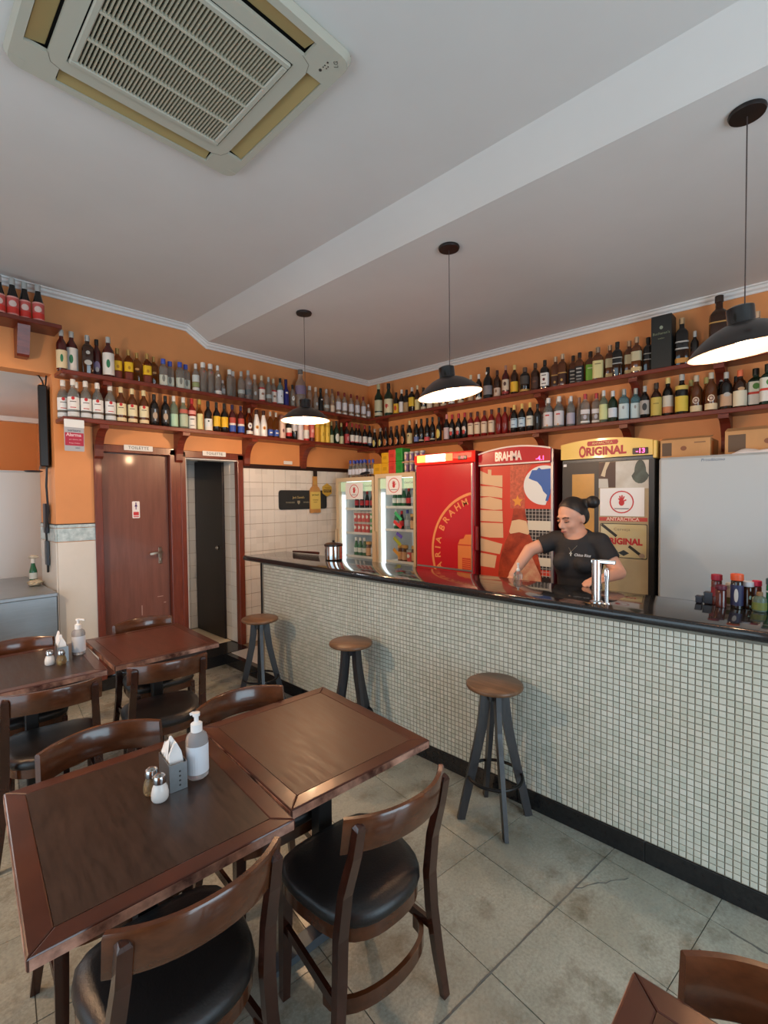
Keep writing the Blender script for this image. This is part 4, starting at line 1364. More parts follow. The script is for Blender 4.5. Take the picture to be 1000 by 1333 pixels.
def bottle_meshes(key):
    if key in _bm_cache:
        return _bm_cache[key]
    nm, desc, shp, H, R, gk, cap, bands, emb = BT[key]
    power = 5.0 if shp in ('sq',) else 2.0
    prof = [(0, 0)] + [(r * R, z * H) for r, z in PROF[shp]] + [(0, H)]
    bm = BM()
    lathe(bm, prof, 20 if power > 2 else 16, power=power)
    body = bpy.data.meshes.new(nm)
    bm.to_mesh(body)
    bm.free()
    body.materials.append(GL[gk])
    # cap
    neck = [r for r, z in PROF[shp] if z > .8][0] * R
    ch = .045 if key in ('bluecap',) else (.062 if shp in ('wine', 'beer') else .045)
    ch = min(ch, H * .17)
    cr = neck * (1.5 if key == 'bluecap' else 1.16)
    bm = BM()
    lathe(bm, [(cr, H - ch), (cr * 1.02, H - ch + .002), (cr, H + .001), (cr * .85, H + .003), (0, H + .003)], 12)
    cm = bpy.data.meshes.new('cap')
    bm.to_mesh(cm)
    bm.free()
    cm.materials.append(M(cap, .4))
    # label: bands and emblems on the front of the glass (front = local -Y)
    lm = []
    pieces = [(z0, z1, 'b', (z0, z1, c)) for z0, z1, c in bands] + [(e[0] - e[2] / H, e[0] + e[2] / H, 'e', (k, e)) for k, e in enumerate(emb)]
    pieces.sort(key=lambda q: q[0])
    runs = []
    for q in pieces:
        if runs and q[0] < runs[-1][0] + .004:
            runs[-1][1].append(q)
            runs[-1][0] = max(runs[-1][0], q[1])
        else:
            runs.append([q[1], [q]])
    def surf(u, zz, lift):
        if power > 2:
            return (u, -R * 1.012 - lift, zz)
        rr = R * 1.012 + lift
        a = -PI / 2 + u / rr
        return (rr * math.cos(a), rr * math.sin(a), zz)
    for _, run in runs:
        bm = BM()
        cols = []
        def mi(c):
            if c not in cols:
                cols.append(c)
            return cols.index(c)
        for q_ in run:
            if q_[2] == 'b':
                z0, z1, c = q_[3]
                n = 12
                span = math.radians(92)
                for i in range(n):
                    q = []
                    for (aa, zz) in ((i, z0), (i + 1, z0), (i + 1, z1), (i, z1)):
                        a = -PI / 2 - span + 2 * span * aa / n
                        x, y = sup(a, R * 1.012 + .0004, power)
                        q.append(bm.verts.new((x, y, zz * H)))
                    f = bm.faces.new(q)
                    f.material_index = mi(c)
                continue
            k, (zc, hw, hh, c) = q_[3]
            lift = .0010 + .0004 * k
            if hh < .007 or hh < hw * .35 or hw < hh * .25:
                us = [-hw + 2 * hw * i / 6 for i in range(7)]
                hs = [hh] * 7
            else:
                us = [-hw * math.cos(PI * i / 8) for i in range(9)]
                hs = [hh * math.sqrt(max(0, 1 - (u / hw) ** 2)) for u in us]
            for u0, u1, h0, h1 in zip(us[:-1], us[1:], hs[:-1], hs[1:]):
                q = [(u0, -h0), (u1, -h1), (u1, h1), (u0, h0)]
                if h0 < 1e-6:
                    q = [(u0, 0), (u1, -h1), (u1, h1)]
                elif h1 < 1e-6:
                    q = [(u0, -h0), (u1, 0), (u0, h0)]
                f = bm.faces.new([bm.verts.new(surf(u, zc * H + v, lift)) for u, v in q])
                f.material_index = mi(c)
        bmesh.ops.remove_doubles(bm, verts=bm.verts, dist=1e-6)
        me = bpy.data.meshes.new('label')
        bm.to_mesh(me)
        bm.free()
        for c in cols:
            me.materials.append(M(c, .5))
        me.polygons.foreach_set('use_smooth', [True] * len(me.polygons))
        lm.append(me)
    for me in (body, cm):
        me.polygons.foreach_set('use_smooth', [True] * len(me.polygons))
        try:
            me.set_sharp_from_angle(angle=math.radians(40))
        except Exception:
            pass
    _bm_cache[key] = (body, cm, lm)
    return _bm_cache[key]


ORD = ['leftmost', 'second', 'third', 'fourth', 'fifth', 'sixth', 'seventh', 'eighth', 'ninth']


def bottle(key, loc, rz, label, group=None, scale=1.0):
    body, cm, lm = bottle_meshes(key)
    o = link(BT[key][0], body, None, None, loc=loc, rot=(0, 0, rz))
    o.scale = (scale, scale, scale)
    tag(o, label, 'bottle', group)
    link('cap', cm, None, o)
    for me in lm:
        link('label', me, None, o)
    return o


def row(spec, axis, depth, z, rz, group):
    items = [s.split(':') for s in spec.split()]
    tot = {}
    for k, v in items:
        tot[k] = tot.get(k, 0) + 1
    seen = {}
    prev = []
    for k, v in items:
        v = float(v)
        i = seen.get(k, 0)
        seen[k] = i + 1
        d = BT[k][1]
        if tot[k] > 1:
            place = 'rightmost' if (i == tot[k] - 1) else (ORD[i] if i == 0 else ORD[i] + ' from left')
            if len(d.split()) > 10:
                d = ' '.join(d.split()[:10])
            d = '%s, %s of %d alike' % (d, place, tot[k])
        r0 = BT[k][4] * (1.17 if BT[k][2] == 'sq' else 1.03)
        best = (-9, 0)
        for jit in (0, .02, -.02, .04, -.035, .055, .07):
            if depth + jit + r0 > (WALL_Y if axis == 'A' else WALL_X) - .004:
                continue
            clear = min([math.hypot(v - q[0], jit - q[2]) - r0 - q[1] for q in prev] + [9])
            if clear > .001:
                best = (clear, jit)
                break
            best = max(best, (clear, jit))
        jit = best[1]
        prev = (prev + [(v, r0, jit)])[-4:]
        loc = (v, depth + jit, z) if axis == 'A' else (depth + jit, v, z)
        bottle(k, loc, rz + random.uniform(-.12, .12), d, group)


ROW_AU = "cachB:0.972 cach:1.048 oval:1.146 purple:1.222 cach:1.289 goldy:1.367 goldy:1.447 gold:1.520 goldy:1.595 gold:1.665 bluecap:1.731 bluecap:1.805 bluecap:1.877 bluecap:1.948 grnlab:2.024 tallclr:2.094 tallclr:2.166 whitebot:2.240 mini:2.300 clrA:2.364 clrA:2.418 clrB:2.489 frost:2.567 clrC:2.641 redwht:2.722 clrB:2.805 redwht:2.876 bluewht:2.948 cobalt:3.022 smallab:3.107 jumbo:3.215 clrA:3.338 clrC:3.426 blackslim:3.498 clrB:3.584 tanlab:3.672 redcap:3.768 redcap:3.866 redcap:3.973 redcap:4.076 redcap:4.183 smallwht:4.271"
ROW_AL = "rum:1.038 rum:1.122 rum:1.205 rum:1.297 rumg:1.378 rumg:1.464 rumg:1.556 pict:1.642 pict:1.737 grnclr:1.811 redtop:1.897 redlab:1.975 slimy:2.048 blkwht:2.131 blkyel:2.215 blkyel:2.294 rbw:2.379 rbw:2.471 goldwht:2.565 coco:2.648 coco:2.730 blulab:2.813 blulab:2.883 cream:2.961 redblk:3.044 whtblk:3.120 whtcyl:3.197 whtcyl2:3.276 pinkcyl:3.357 yelcyl:3.434 yelcyl2:3.507 yelcyl2:3.582 slimg:3.646 greenov:3.723 slimg:3.801 redred:3.888 winew:3.976 winew:4.047 winew:4.113 winew:4.193 winep:4.281"
ROW_BU = "biggrn:4.131 biglab:3.961 yelsm:3.835 whtcapw:3.749 tansm:3.671 yeldiag:3.589 creamsm:3.508 darksm:3.417 lowwht:3.328 tansm2:3.231 darksm:3.136 whtcapw:3.028 darksm:2.909 creamcap:2.783 whtcapd:2.685 bigbrn:2.576 tanwh:2.470 maroon:2.376 yellab:2.280 squat:2.171 dkbrn:2.065 reddot:1.970 golddg:1.885 golddg:1.802 blkj:1.728 blkj:1.649 grnj:1.569 honj:1.485 slant:1.406 slantd:1.328 slant:1.253 slant:1.180 slantd:1.109 slantg:0.866 dksmall:0.780 jumbow:0.629 dkbrn:0.505 golddg:0.404"
ROW_BL = "ovalb:4.195 ovalb:4.095 ovalo:4.003 ovalo:3.914 ovalo:3.820 ovalo:3.723 creamw:3.621 bluew:3.517 darkw:3.443 redw:3.359 darkw:3.283 yelw:3.192 whtmar:3.087 triv:3.016 triv:2.931 triv:2.853 camp:2.777 camp:2.697 camp:2.615 camp:2.530 redclr:2.447 redclr:2.379 redclr2:2.332 bluband:2.279 bluband:2.197 whtband:2.114 darkgrn:2.037 gin:1.932 gin:1.830 vod:1.721 clrs:1.662 vodred:1.595 vodred:1.513 yelgrn:1.440 whtblue:1.365 sapph:1.277 sapph:1.198 dkwhite:1.120 yelov:1.037 orgw:0.964 yelrect:0.861 gold2:0.813 bourb:0.765 gold2:0.711 bourb:0.668 dkcream:0.579 creamsq:0.497 herb:0.413 herb:0.337"
ROW_S4 = "beer:0.600 beer:0.676 beer:0.750 beer:0.827"
# labels turn a little towards the room
row(ROW_AU, 'A', 4.30, ZU, math.radians(-14), 'bottles on the upper shelf over the toilet doors')
row(ROW_AL, 'A', 4.29, ZL, math.radians(-14), 'bottles on the lower shelf over the toilet doors')
row(ROW_BU, 'B', 4.285, ZU, math.radians(-90 + 12), 'bottles on the upper shelf over the fridges')
row(ROW_BL, 'B', 4.275, ZL - .02, math.radians(-90 + 12), 'bottles on the lower shelf over the fridges')
row(ROW_S4, 'A', 4.27, 2.91, math.radians(-8), 'beer bottles on the short high shelf')
# a second row stands behind in places
for k, x, lb in (('rum', .99, 'clear rum bottle at the back row end, half hidden by the leftmost rum'),
                 ('rum', 1.078, 'white-capped rum bottle in the back row, between the first two rums')):
    bottle(k, (x, 4.375, ZL), -.2, lb, 'bottles on the lower shelf over the toilet doors')
for k, y, lb in (('gin', 1.99, 'gin bottle in the back row, left of the broad gin bottles'), ('gin', 1.875, 'gin bottle in the back row, between the two broad gin bottles'),
                 ('vod', 1.765, 'clear bottle in the back row, right of the broad gin bottles')):
    bottle(k, (4.36, y, ZL - .02), -PI / 2, lb, 'bottles on the lower shelf over the fridges')
for k, y, lb in (
                 ('dkcream', .62, 'dark bottle in the back row behind the round seal bottles'), ('darkgrn', .53, 'dark bottle in the back row beside the torn label')):
    bottle(k, (4.355, y, ZL - .02), -PI / 2, lb, 'bottles on the lower shelf over the fridges')
# slanted black presentation box among the whisky
bx = E('whisky_box', 'matt black gift box standing among the whisky bottles', 'box', (4.28, .990, ZU), 0)
bm = BM()
box(bm, -.07, .07, -.071, .071, 0, .41, bevel=.002)
build('carton', bm, M((.014, .018, .018), .5), bx)
text('lettering', 'Buchanan\'s', .027, M(srgb(130, 140, 110), .4), bx, (-.0706, 0, .27), F_B)
plate('crest', ell(.012, .014), .0006, M(srgb(150, 160, 140), .4), bx, (-.0701, 0, .315), F_B)
text('lettering', 'WHISKY', .012, M(srgb(130, 140, 110), .4), bx, (-.0706, 0, .23), F_B)

# ------------------------------------------------------------------ fridges behind the bar
FLZ = .098
RED = M(srgb(194, 32, 44), .28, coat=.3)
REDD = M(srgb(120, 14, 20), .35)
FCREAM = M(srgb(206, 184, 150), .4)
FWHITE = M(srgb(232, 236, 238), .4)
ALU = M(srgb(190, 190, 192), .3, .8)
PANE = pane_material('fridge_glass', (.96, .98, .98))
PAPER = M(srgb(236, 236, 236), .6)
LEDW = M((.9, .97, 1.0), .5, emit=2.4, ecol=(.85, .95, 1.0))


def rel(root, x, y, z):
    L = root.location
    return (x - L.x, y - L.y, z - L.z)


def fbox(root, name, x0, x1, y0, y1, z0, z1, m, bevel=.0, par=None):
    bm = BM()
    L = root.location
    box(bm, x0 - L.x, x1 - L.x, y0 - L.y, y1 - L.y, z0 - L.z, z1 - L.z, bevel=bevel)
    return build(name, bm, m, par or root)


def fpoly(root, name, x, pts, m, thick=.0012, par=None):
    """Flat print on a front facing the room: pts are world (y, z)."""
    cy = sum(p[0] for p in pts) / len(pts)
    cz = sum(p[1] for p in pts) / len(pts)
    return plate(name, [(-(p[0] - cy), p[1] - cz) for p in pts], thick, m, par or root, rel(root, x, cy, cz), F_B)


def ftext(root, s, x, y, z, size, m, par=None, name='lettering', **kw):
    return text(name, s, size, m, par or root, rel(root, x, y, z), F_B, **kw)


def hand_sign(root, x, y0, y1, z0, z1, par=None):
    """Paper notice with a red ring and raised hand."""
    cy, cz = (y0 + y1) / 2, (z0 + z1) / 2
    p = fpoly(root, 'paper_notice', x, [(y1, z0), (y0, z0), (y0, z1), (y1, z1)], PAPER, .001, par)
    h = (z1 - z0)
    R_ = min(h, abs(y1 - y0)) * .40
    rm = M(srgb(196, 56, 60), .6)
    bm = BM()
    ring_poly(bm, R_, R_, R_ * .10, 24, .0012, .002)
    plate_bm('ring_print', bm, rm, p, (0, 0, 0), F_B)
    bm = BM()
    k = R_ * .55
    prism(bm, ell(k * .42, k * .5, 14, 0, -k * .25), .0012, .002)
    for q, (a, l) in enumerate(((-38, .75), (-16, 1.05), (4, 1.12), (24, 1.0), (62, .8))):
        t = math.radians(90 - a)
        d = Vector((math.cos(t), math.sin(t)))
        n = Vector((-d.y, d.x)) * k * .10
        b0, b1 = Vector((0, -k * .15)) + d * k * .2, Vector((0, -k * .15)) + d * k * l
        prism(bm, [tuple(b0 - n), tuple(b1 - n), tuple(b1 + n), tuple(b0 + n)], .0013, .0022 + .0002 * q)
    plate_bm('hand_print', bm, rm, p, (0, 0, R_ * .08), F_B)
    bm = BM()
    prism(bm, [(-R_ * .6, -R_ * .62), (R_ * .6, -R_ * .62), (R_ * .6, -R_ * .55), (-R_ * .6, -R_ * .55)], .0012, .002)
    plate_bm('line_print', bm, M(srgb(90, 90, 96), .6), p, (0, 0, 0), F_B)
    return p


def glass_fridge(label, xf, y0, y1, zt, shelves, notice):
    """y0 right (small y), y1 left."""
    f = E('drinks_fridge', label, 'fridge', (xf, (y0 + y1) / 2, FLZ), 0, 'glass-door drinks fridges')
    xb = 4.32
    bm = BM()
    L = f.location
    def b(a0, a1, c0, c1, d0, d1, mi=0):
        box(bm, a0 - L.x, a1 - L.x, c0 - L.y, c1 - L.y, d0 - L.z, d1 - L.z, mi)
    b(xf + .05, xb, y0, y0 + .03, FLZ, zt)
    b(xf + .05, xb, y1 - .03, y1, FLZ, zt)
    b(xb - .03, xb, y0 + .03, y1 - .03, FLZ, zt)
    b(xf + .05, xb, y0 + .03, y1 - .03, zt - .04, zt)
    b(xf + .05, xb, y0 + .03, y1 - .03, FLZ, FLZ + .35)
    build('cabinet', bm, FCREAM, f)
    bm = BM()
    b(xb - .034, xb - .031, y0 + .031, y1 - .031, FLZ + .35, zt - .041)
    b(xf + .06, xb - .034, y0 + .031, y0 + .034, FLZ + .35, zt - .041)
    b(xf + .06, xb - .034, y1 - .034, y1 - .031, FLZ + .35, zt - .041)
    build('liner', bm, FWHITE, f)
    bm = BM()
    w = .045
    b(xf, xf + .05, y0, y0 + w * .7, FLZ + .12, zt)
    b(xf, xf + .05, y1 - w, y1, FLZ + .12, zt)
    b(xf, xf + .05, y0 + w * .7, y1 - w, zt - .045, zt)
    b(xf, xf + .05, y0 + w * .7, y1 - w, FLZ + .12, FLZ + .2)
    door = build('door', bm, FCREAM, f)
    fbox(f, 'door_glass', xf + .022, xf + .028, y0 + .03, y1 - .044, FLZ + .2, zt - .045, PANE, par=door)
    fbox(f, 'handle', xf - .03, xf, y1 - .03, y1 - .008, FLZ + .70, FLZ + 1.14, FCREAM, .006, par=door)
    fbox(f, 'header_sign', xf + .035, xf + .045, y0 + .035, y1 - .05, zt - .16, zt - .05, M(srgb(206, 226, 190), .5, emit=.35, ecol=srgb(206, 230, 196)))
    ftext(f, 'Coca-Cola', xf + .0345, y0 + .12, zt - .10, .032, M(srgb(120, 130, 130), .5), sx=.9, shear=.2)
    fbox(f, 'light_tube', xf + .06, xf + .085, y1 - .075, y1 - .05, FLZ + .45, zt - .2, LEDW)
    fbox(f, 'light_tube', xf + .10, xf + .13, y0 + .06, y1 - .08, zt - .055, zt - .042, LEDW)
    for z in shelves:
        bm = BM()
        b(xf + .075, xb - .04, y0 + .04, y1 - .09, z - .006, z)
        b(xf + .068, xf + .076, y0 + .04, y1 - .09, z - .014, z + .012)
        build('wire_shelf', bm, M(srgb(226, 228, 226), .4), f)
    hand_sign(f, xf - .0005, *notice, par=door)
    return f


f1 = glass_fridge('glass-door drinks fridge in the corner by the white tiles', 3.70, 3.655, 4.285, 1.837, (1.475, 1.195, .925), (4.114, 3.824, 1.587, 1.775))
f2 = glass_fridge('glass-door drinks fridge beside the red one, coloured stickers on its door', 3.70, 3.062, 3.638, 1.857, (1.50, 1.255, .915), (3.468, 3.245, 1.632, 1.83))
for k, (ya, za, yb, zb, c) in enumerate(((3.345, 1.447, 3.254, 1.368, srgb(60, 170, 110)), (3.362, 1.354, 3.255, 1.289, srgb(200, 60, 60)),
                                         (3.324, 1.229, 3.248, 1.186, srgb(90, 80, 170)), (3.364, 1.181, 3.265, 1.106, srgb(150, 160, 50)),
                                         (3.37, 1.06, 3.28, .99, srgb(190, 140, 60)))):
    a, b2 = Vector((ya, za)), Vector((yb, zb))
    n = Vector((-(b2 - a).y, (b2 - a).x)).normalized() * .018
    fpoly(f2, 'sticker', 3.699, [tuple(a - n), tuple(b2 - n), tuple(b2 + n), tuple(a + n)], M(c, .4), .001, )

BT.update({
    'canr': ('drink_can', 'red soft drink can', 'can', .125, .031, 'redcan', SV, [], [(.5, .02, .02, W_)]),
    'cang': ('drink_can', 'green soft drink can', 'can', .125, .031, 'greencan', SV, [], [(.5, .02, .02, W_)]),
    'cola': ('cola_bottle', 'small dark cola bottle with red label', 'beer', .20, .028, 'dark', srgb(190, 30, 40), [(.2, .48, srgb(196, 34, 44))], []),
    'gbot': ('beer_bottle', 'green beer bottle', 'beer', .21, .029, 'greenb', W_, [(.2, .45, srgb(206, 212, 206))], []),
    'wbot': ('water_bottle', 'clear water bottle with blue cap', 'beer', .21, .029, 'clear', srgb(50, 70, 170), [(.2, .5, srgb(200, 206, 220))], []),
    'juice': ('juice_carton', 'brown juice bottle', 'cyl', .17, .033, 'whisky', srgb(210, 160, 90), [(.1, .6, srgb(206, 160, 120))], []),
})
PROF['can'] = [(.82, 0), (.96, .04), (1, .08), (1, .88), (.9, .96), (.84, .985), (.84, 1)]
GL['redcan'] = M(srgb(196, 70, 66), .3)
GL['greencan'] = M(srgb(60, 150, 84), .3)
GL['greenb'] = M(srgb(24, 96, 60), .1, coat=.3)


def stock(keys, x, ys, z, where, group):
    for i, (k, y) in enumerate(zip(keys, ys)):
        nm = BT[k][1]
        n = sum(1 for q in keys if q == k)
        idx = sum(1 for q in keys[:i] if q == k)
        pl = '' if n == 1 else (', leftmost' if idx == 0 else ', rightmost' if idx == n - 1 else ', %s from left' % ORD[idx])
        bottle(k, (x, y, z + .0015), -PI / 2, '%s %s%s' % (nm, where, pl), group)


def span(a, b, n):
    return [a + (b - a) * i / (n - 1) for i in range(n)]


stock(['cola'] * 5, 3.83, span(4.06, 3.72, 5), 1.475, 'on the corner fridge top shelf', 'drinks in the corner fridge')
stock(['canr'] * 4 + ['cang'] * 2, 3.82, span(4.06, 3.73, 6), 1.195, 'on the middle shelf of the corner fridge', 'drinks in the corner fridge')
stock(['canr'] * 4 + ['cang'] * 2, 3.82, span(4.06, 3.73, 6), 1.3205, 'stacked second high in the corner fridge', 'drinks in the corner fridge')
stock(['gbot', 'gbot', 'gbot', 'juice', 'wbot', 'wbot'], 3.83, span(4.08, 3.73, 6), .925, 'on the low shelf of the corner fridge', 'drinks in the corner fridge')
stock(['gbot', 'gbot', 'gbot', 'cola', 'wbot', 'wbot'], 3.83, span(3.46, 3.13, 6), 1.50, 'on the top shelf of the stickered fridge', 'drinks in the stickered fridge')
stock(['gbot', 'cola', 'wbot', 'juice', 'juice'], 3.85, span(3.46, 3.14, 5), 1.255, 'on the middle shelf of the stickered fridge', 'drinks in the stickered fridge')
stock(['juice', 'juice', 'canr', 'juice', 'juice'], 3.85, span(3.40, 3.14, 5), .915, 'on the low shelf of the stickered fridge', 'drinks in the stickered fridge')

# ------------------------------------------------------------------ red beer fridge with glowing header
rf = E('beer_fridge', 'tall bright red beer fridge with glowing header and round logo', 'fridge', (3.60, 2.645, FLZ))
y0, y1 = 2.318, 2.972
fbox(rf, 'cabinet', 3.63, 4.34, y0, y1, FLZ, 2.015, REDD, .006)
dr = fbox(rf, 'door', 3.60, 3.63, y0, y1, FLZ + .1, 1.905, RED, .006)
bm = BM()
L = rf.location
pr_ = [(3.64 - L.x, 1.912 - L.z), (3.592 - L.x, 1.916 - L.z), (3.575 - L.x, 1.95 - L.z), (3.58 - L.x, 2.0 - L.z), (3.64 - L.x, 2.018 - L.z)]
prism(bm, pr_, y0 - L.y, y1 - L.y, 'y')
hd = build('header', bm, M(srgb(206, 30, 24), .3, emit=.5, ecol=(1, .04, .02)), rf)
for nm_, ya, yb, ec, st_ in (('light_panel', 2.83, 2.60, (1, .86, .62), 3.2), ('light_panel', 2.935, 2.835, (1, .42, .10), 1.6), ('light_panel', 2.595, 2.52, (1, .20, .06), 1.2)):
    fbox(rf, nm_, 3.5735, 3.5785, min(ya, yb), max(ya, yb), 1.934, 2.002, M(ec, .4, emit=st_, ecol=ec))
fbox(rf, 'thermostat', 3.568, 3.58, 2.365, 2.46, 1.935, 1.972, M((.02, .01, .01), .2), .004)
ftext(rf, '88', 3.567, 2.41, 1.953, .03, M((.9, .1, .1), .4, emit=1.5, ecol=(1, .1, .15)))
fbox(rf, 'edge_strip', 3.597, 3.60, 2.326, 2.336, FLZ + .12, 1.90, ALU, par=dr)
fbox(rf, 'kick_strip', 3.596, 3.60, y0 + .01, y1 - .01, .93, .945, ALU, par=dr)
fbox(rf, 'handle', 3.615, 3.655, y0 - .026, y0, 1.12, 1.34, M(srgb(130, 20, 26), .35), .008)
PEACH = M(srgb(232, 150, 92), .45)
# ring: circle through the arc points seen on the door, cut at the door edge
cy, cz, RR = 2.227, 1.099, .556
def dp(r, deg):                      # a point of the logo, as (u right, v up) about (y 2.645, z 1.2)
    t = math.radians(deg)
    return (-(cy + r * math.cos(t) - 2.645), cz + r * math.sin(t) - 1.2)
bm = BM()
for i in range(-34, 40):
    q = [dp(RR, i * 2), dp(RR, i * 2 + 2), dp(RR - .024, i * 2 + 2), dp(RR - .024, i * 2)]
    if max(p[0] for p in q) < .31:
        prism(bm, q, 0, .0012)
plate_bm('logo_ring', bm, PEACH, dr, rel(rf, 3.5995, 2.645, 1.2), F_B)
for ch, dg in zip('ARIABRAHM', (-17, -5, 3.5, 12, 26.5, 37, 47.5, 58, 68.5)):
    me = textmesh(ch, .088, bold=.002)
    me.transform(Matrix.Rotation(math.radians(90 - dg), 4, 'Z'))
    u, v = dp(.482, dg)
    me.transform(Matrix.Translation((u, v, 0)))
    me.transform(F_B)
    link('logo_letter', me, PEACH, dr, loc=rel(rf, 3.599, 2.645, 1.2))
OR = M(srgb(226, 132, 70), .45)
fpoly(rf, 'mug_print', 3.5995, [(2.482, 1.165), (2.482, .935), (2.338, .935), (2.338, 1.265), (2.40, 1.262), (2.42, 1.225), (2.46, 1.215)], OR, .0012, dr)
fpoly(rf, 'mug_print', 3.5985, [(2.435, 1.05), (2.435, .935), (2.345, .935), (2.345, 1.05)], M(srgb(196, 60, 40), .45), .0012, dr)
for k in range(6):
    fpoly(rf, 'mug_print', 3.5975, [(2.43, 1.036 - k * .018), (2.35, 1.036 - k * .018), (2.35, 1.03 - k * .018), (2.43, 1.03 - k * .018)], OR, .0012, dr)
fpoly(rf, 'mug_print', 3.5985, [(2.482, 1.172), (2.338, 1.172), (2.338, 1.162), (2.482, 1.162)], M(srgb(196, 60, 40), .45), .0012, dr)

# ------------------------------------------------------------------ printed beer fridge with curved header
bf = E('beer_fridge', 'beer fridge printed with a large bottle, cream letters and blue map, red header', 'fridge', (3.68, 1.965, FLZ))
y0, y1 = 1.635, 2.298
fbox(bf, 'cabinet', 3.72, 4.34, y0, y1, FLZ, 1.985, M(srgb(96, 22, 26), .4), .006)
dr = fbox(bf, 'door', 3.68, 3.72, y0, y1, FLZ + .08, 1.872, M(srgb(206, 66, 48), .35), .006)
def arch(ya, yb, zb, zl, zm, zr, n=14):
    pts = [(ya, zb), (yb, zb)]
    for i in range(n + 1):
        t = i / n
        y = yb + (ya - yb) * t
        z = zr * (1 - t) + zl * t + (zm - (zr + zl) / 2) * 4 * t * (1 - t)
        pts.append((y, z))
    return pts
bm = BM()
L = bf.location
prism(bm, [(p[0] - L.y, p[1] - L.z) for p in arch(y1, y0, 1.874, 1.975, 2.022, 1.985)], 3.66 - L.x, 3.74 - L.x, 'x')
build('header', bm, M(srgb(176, 22, 40), .3, coat=.3), bf)
top = arch(y1, y0, 1.874, 1.975, 2.022, 1.985)[2:]
bm = BM()
sweep(bm, [(3.663 - L.x, p[0] - L.y, p[1] - L.z) for p in top], rect(.02, .012), up=(0, 0, 1))
build('header_trim', bm, M(srgb(226, 214, 206), .4), bf)
fbox(bf, 'header_trim', 3.655, 3.665, y0 + .005, y1 - .002, 1.872, 1.884, M(srgb(226, 214, 206), .4))
ftext(bf, 'BRAHMA', 3.6595, 2.01, 1.94, .105, M(srgb(206, 196, 196), .3, .4), sx=.62, bold=.004, space=.92)
ftext(bf, '-4.1', 3.6595, 1.722, 1.908, .05, M((.9, .1, .3), .4, emit=2.5, ecol=(1, .08, .35)), bold=.001, name='temperature_display')
fbox(bf, 'edge_strip', 3.675, 3.69, y0 - .014, y0 + .003, FLZ + .1, 1.98, ALU)
CB = M(srgb(222, 186, 146), .5)
blocks = [[(2.292, 1.833), (2.292, 1.716), (2.073, 1.682), (2.073, 1.784), (2.181, 1.788), (2.18, 1.837), (2.215, 1.84), (2.215, 1.80)],
          [(2.292, 1.698), (2.292, 1.607), (2.21, 1.604), (2.075, 1.588), (2.073, 1.672), (2.16, 1.69)],
          [(2.292, 1.592), (2.292, 1.497), (2.16, 1.485), (2.076, 1.489), (2.077, 1.572), (2.2, 1.60)],
          [(2.292, 1.483), (2.292, 1.385), (2.071, 1.380), (2.073, 1.478)],
          [(2.292, 1.372), (2.292, 1.25), (2.20, 1.24), (2.066, 1.245), (2.069, 1.370)],
          [(2.292, 1.232), (2.292, 1.118), (2.10, 1.10), (2.074, 1.19)],
          [(2.292, 1.10), (2.292, .98), (2.15, .975), (2.13, 1.085)]]
for bl_ in blocks:
    fpoly(bf, 'letter_print', 3.6795, bl_, CB, .0012, dr)
pts = [(1.70 + .175 * math.cos(t), 1.69 + .16 * math.sin(t)) for t in [math.radians(-95 + 5 * i) for i in range(58)]]
pts = [(max(p[0], 1.640), p[1]) for p in pts]
fpoly(bf, 'circle_print', 3.6795, list(reversed(pts)), M(srgb(226, 226, 222), .45), .0012, dr)
fpoly(bf, 'map_print', 3.678, [(1.80, 1.815), (1.83, 1.75), (1.80, 1.735), (1.755, 1.719), (1.72, 1.68), (1.704, 1.64), (1.672, 1.61), (1.687, 1.565), (1.665, 1.56), (1.643, 1.63), (1.643, 1.822), (1.72, 1.818), (1.74, 1.835), (1.76, 1.815)], M(srgb(52, 96, 170), .45), .0012, dr)
for za, zb in ((1.497, 1.40), (1.322, 1.0), (.95, .8)):
    fpoly(bf, 'panel_print', 3.6795, [(1.87, zb), (1.64, zb), (1.64, za), (1.87, za)], M((.02, .016, .016), .4), .0012, dr)
for za, zb in ((1.40, 1.322), (1.10, 1.03)):
    fpoly(bf, 'panel_print', 3.679, [(1.84, zb), (1.64, zb), (1.64, za), (1.84, za)], M(srgb(216, 206, 186), .45), .0012, dr)
GRD = M(srgb(186, 180, 172), .5)
bm = BM()
for za, zb in ((1.497, 1.40), (1.322, 1.10), (1.03, .94)):
    z = za - .02
    while z > zb:
        prism(bm, [(-.115, z - 1.4), (.115, z - 1.4), (.115, z - 1.4 + .004), (-.115, z - 1.4 + .004)], 0, .001)
        z -= .03
    for k in range(8):
        u = -.105 + k * .03
        prism(bm, [(u, zb - 1.4), (u + .004, zb - 1.4), (u + .004, za - 1.4), (u, za - 1.4)], 0, .001)
plate_bm('grid_print', bm, GRD, dr, rel(bf, 3.678, 1.755, 1.4), F_B)
LT = M(srgb(216, 120, 76), .5, noise=.6, nscale=14, col2=srgb(186, 66, 46))
fpoly(bf, 'brick_print', 3.6797, [(2.0, 1.50), (1.865, 1.50), (1.865, 1.60), (1.88, 1.70), (1.85, 1.80), (1.80, 1.868), (2.0, 1.868)], M(srgb(214, 104, 76), .5, noise=.4, nscale=40), .001, dr)
star = [(1.93 + (.052 if i % 2 == 0 else .024) * math.cos(PI / 2 + i * PI / 5), 1.56 + (.052 if i % 2 == 0 else .024) * math.sin(PI / 2 + i * PI / 5)) for i in range(10)]
fpoly(bf, 'star_print', 3.678, star, M(srgb(226, 150, 60), .5), .0012, dr)
BOT = M(srgb(186, 76, 46), .35, noise=.75, nscale=11, col2=srgb(104, 30, 20))
prof_b = [(.052, 1.50), (.060, 1.44), (.072, 1.385), (.088, 1.29), (.102, 1.27), (.135, 1.20), (.165, 1.12), (.186, 1.03), (.196, .95), (.20, .80)]
cb = 1.915
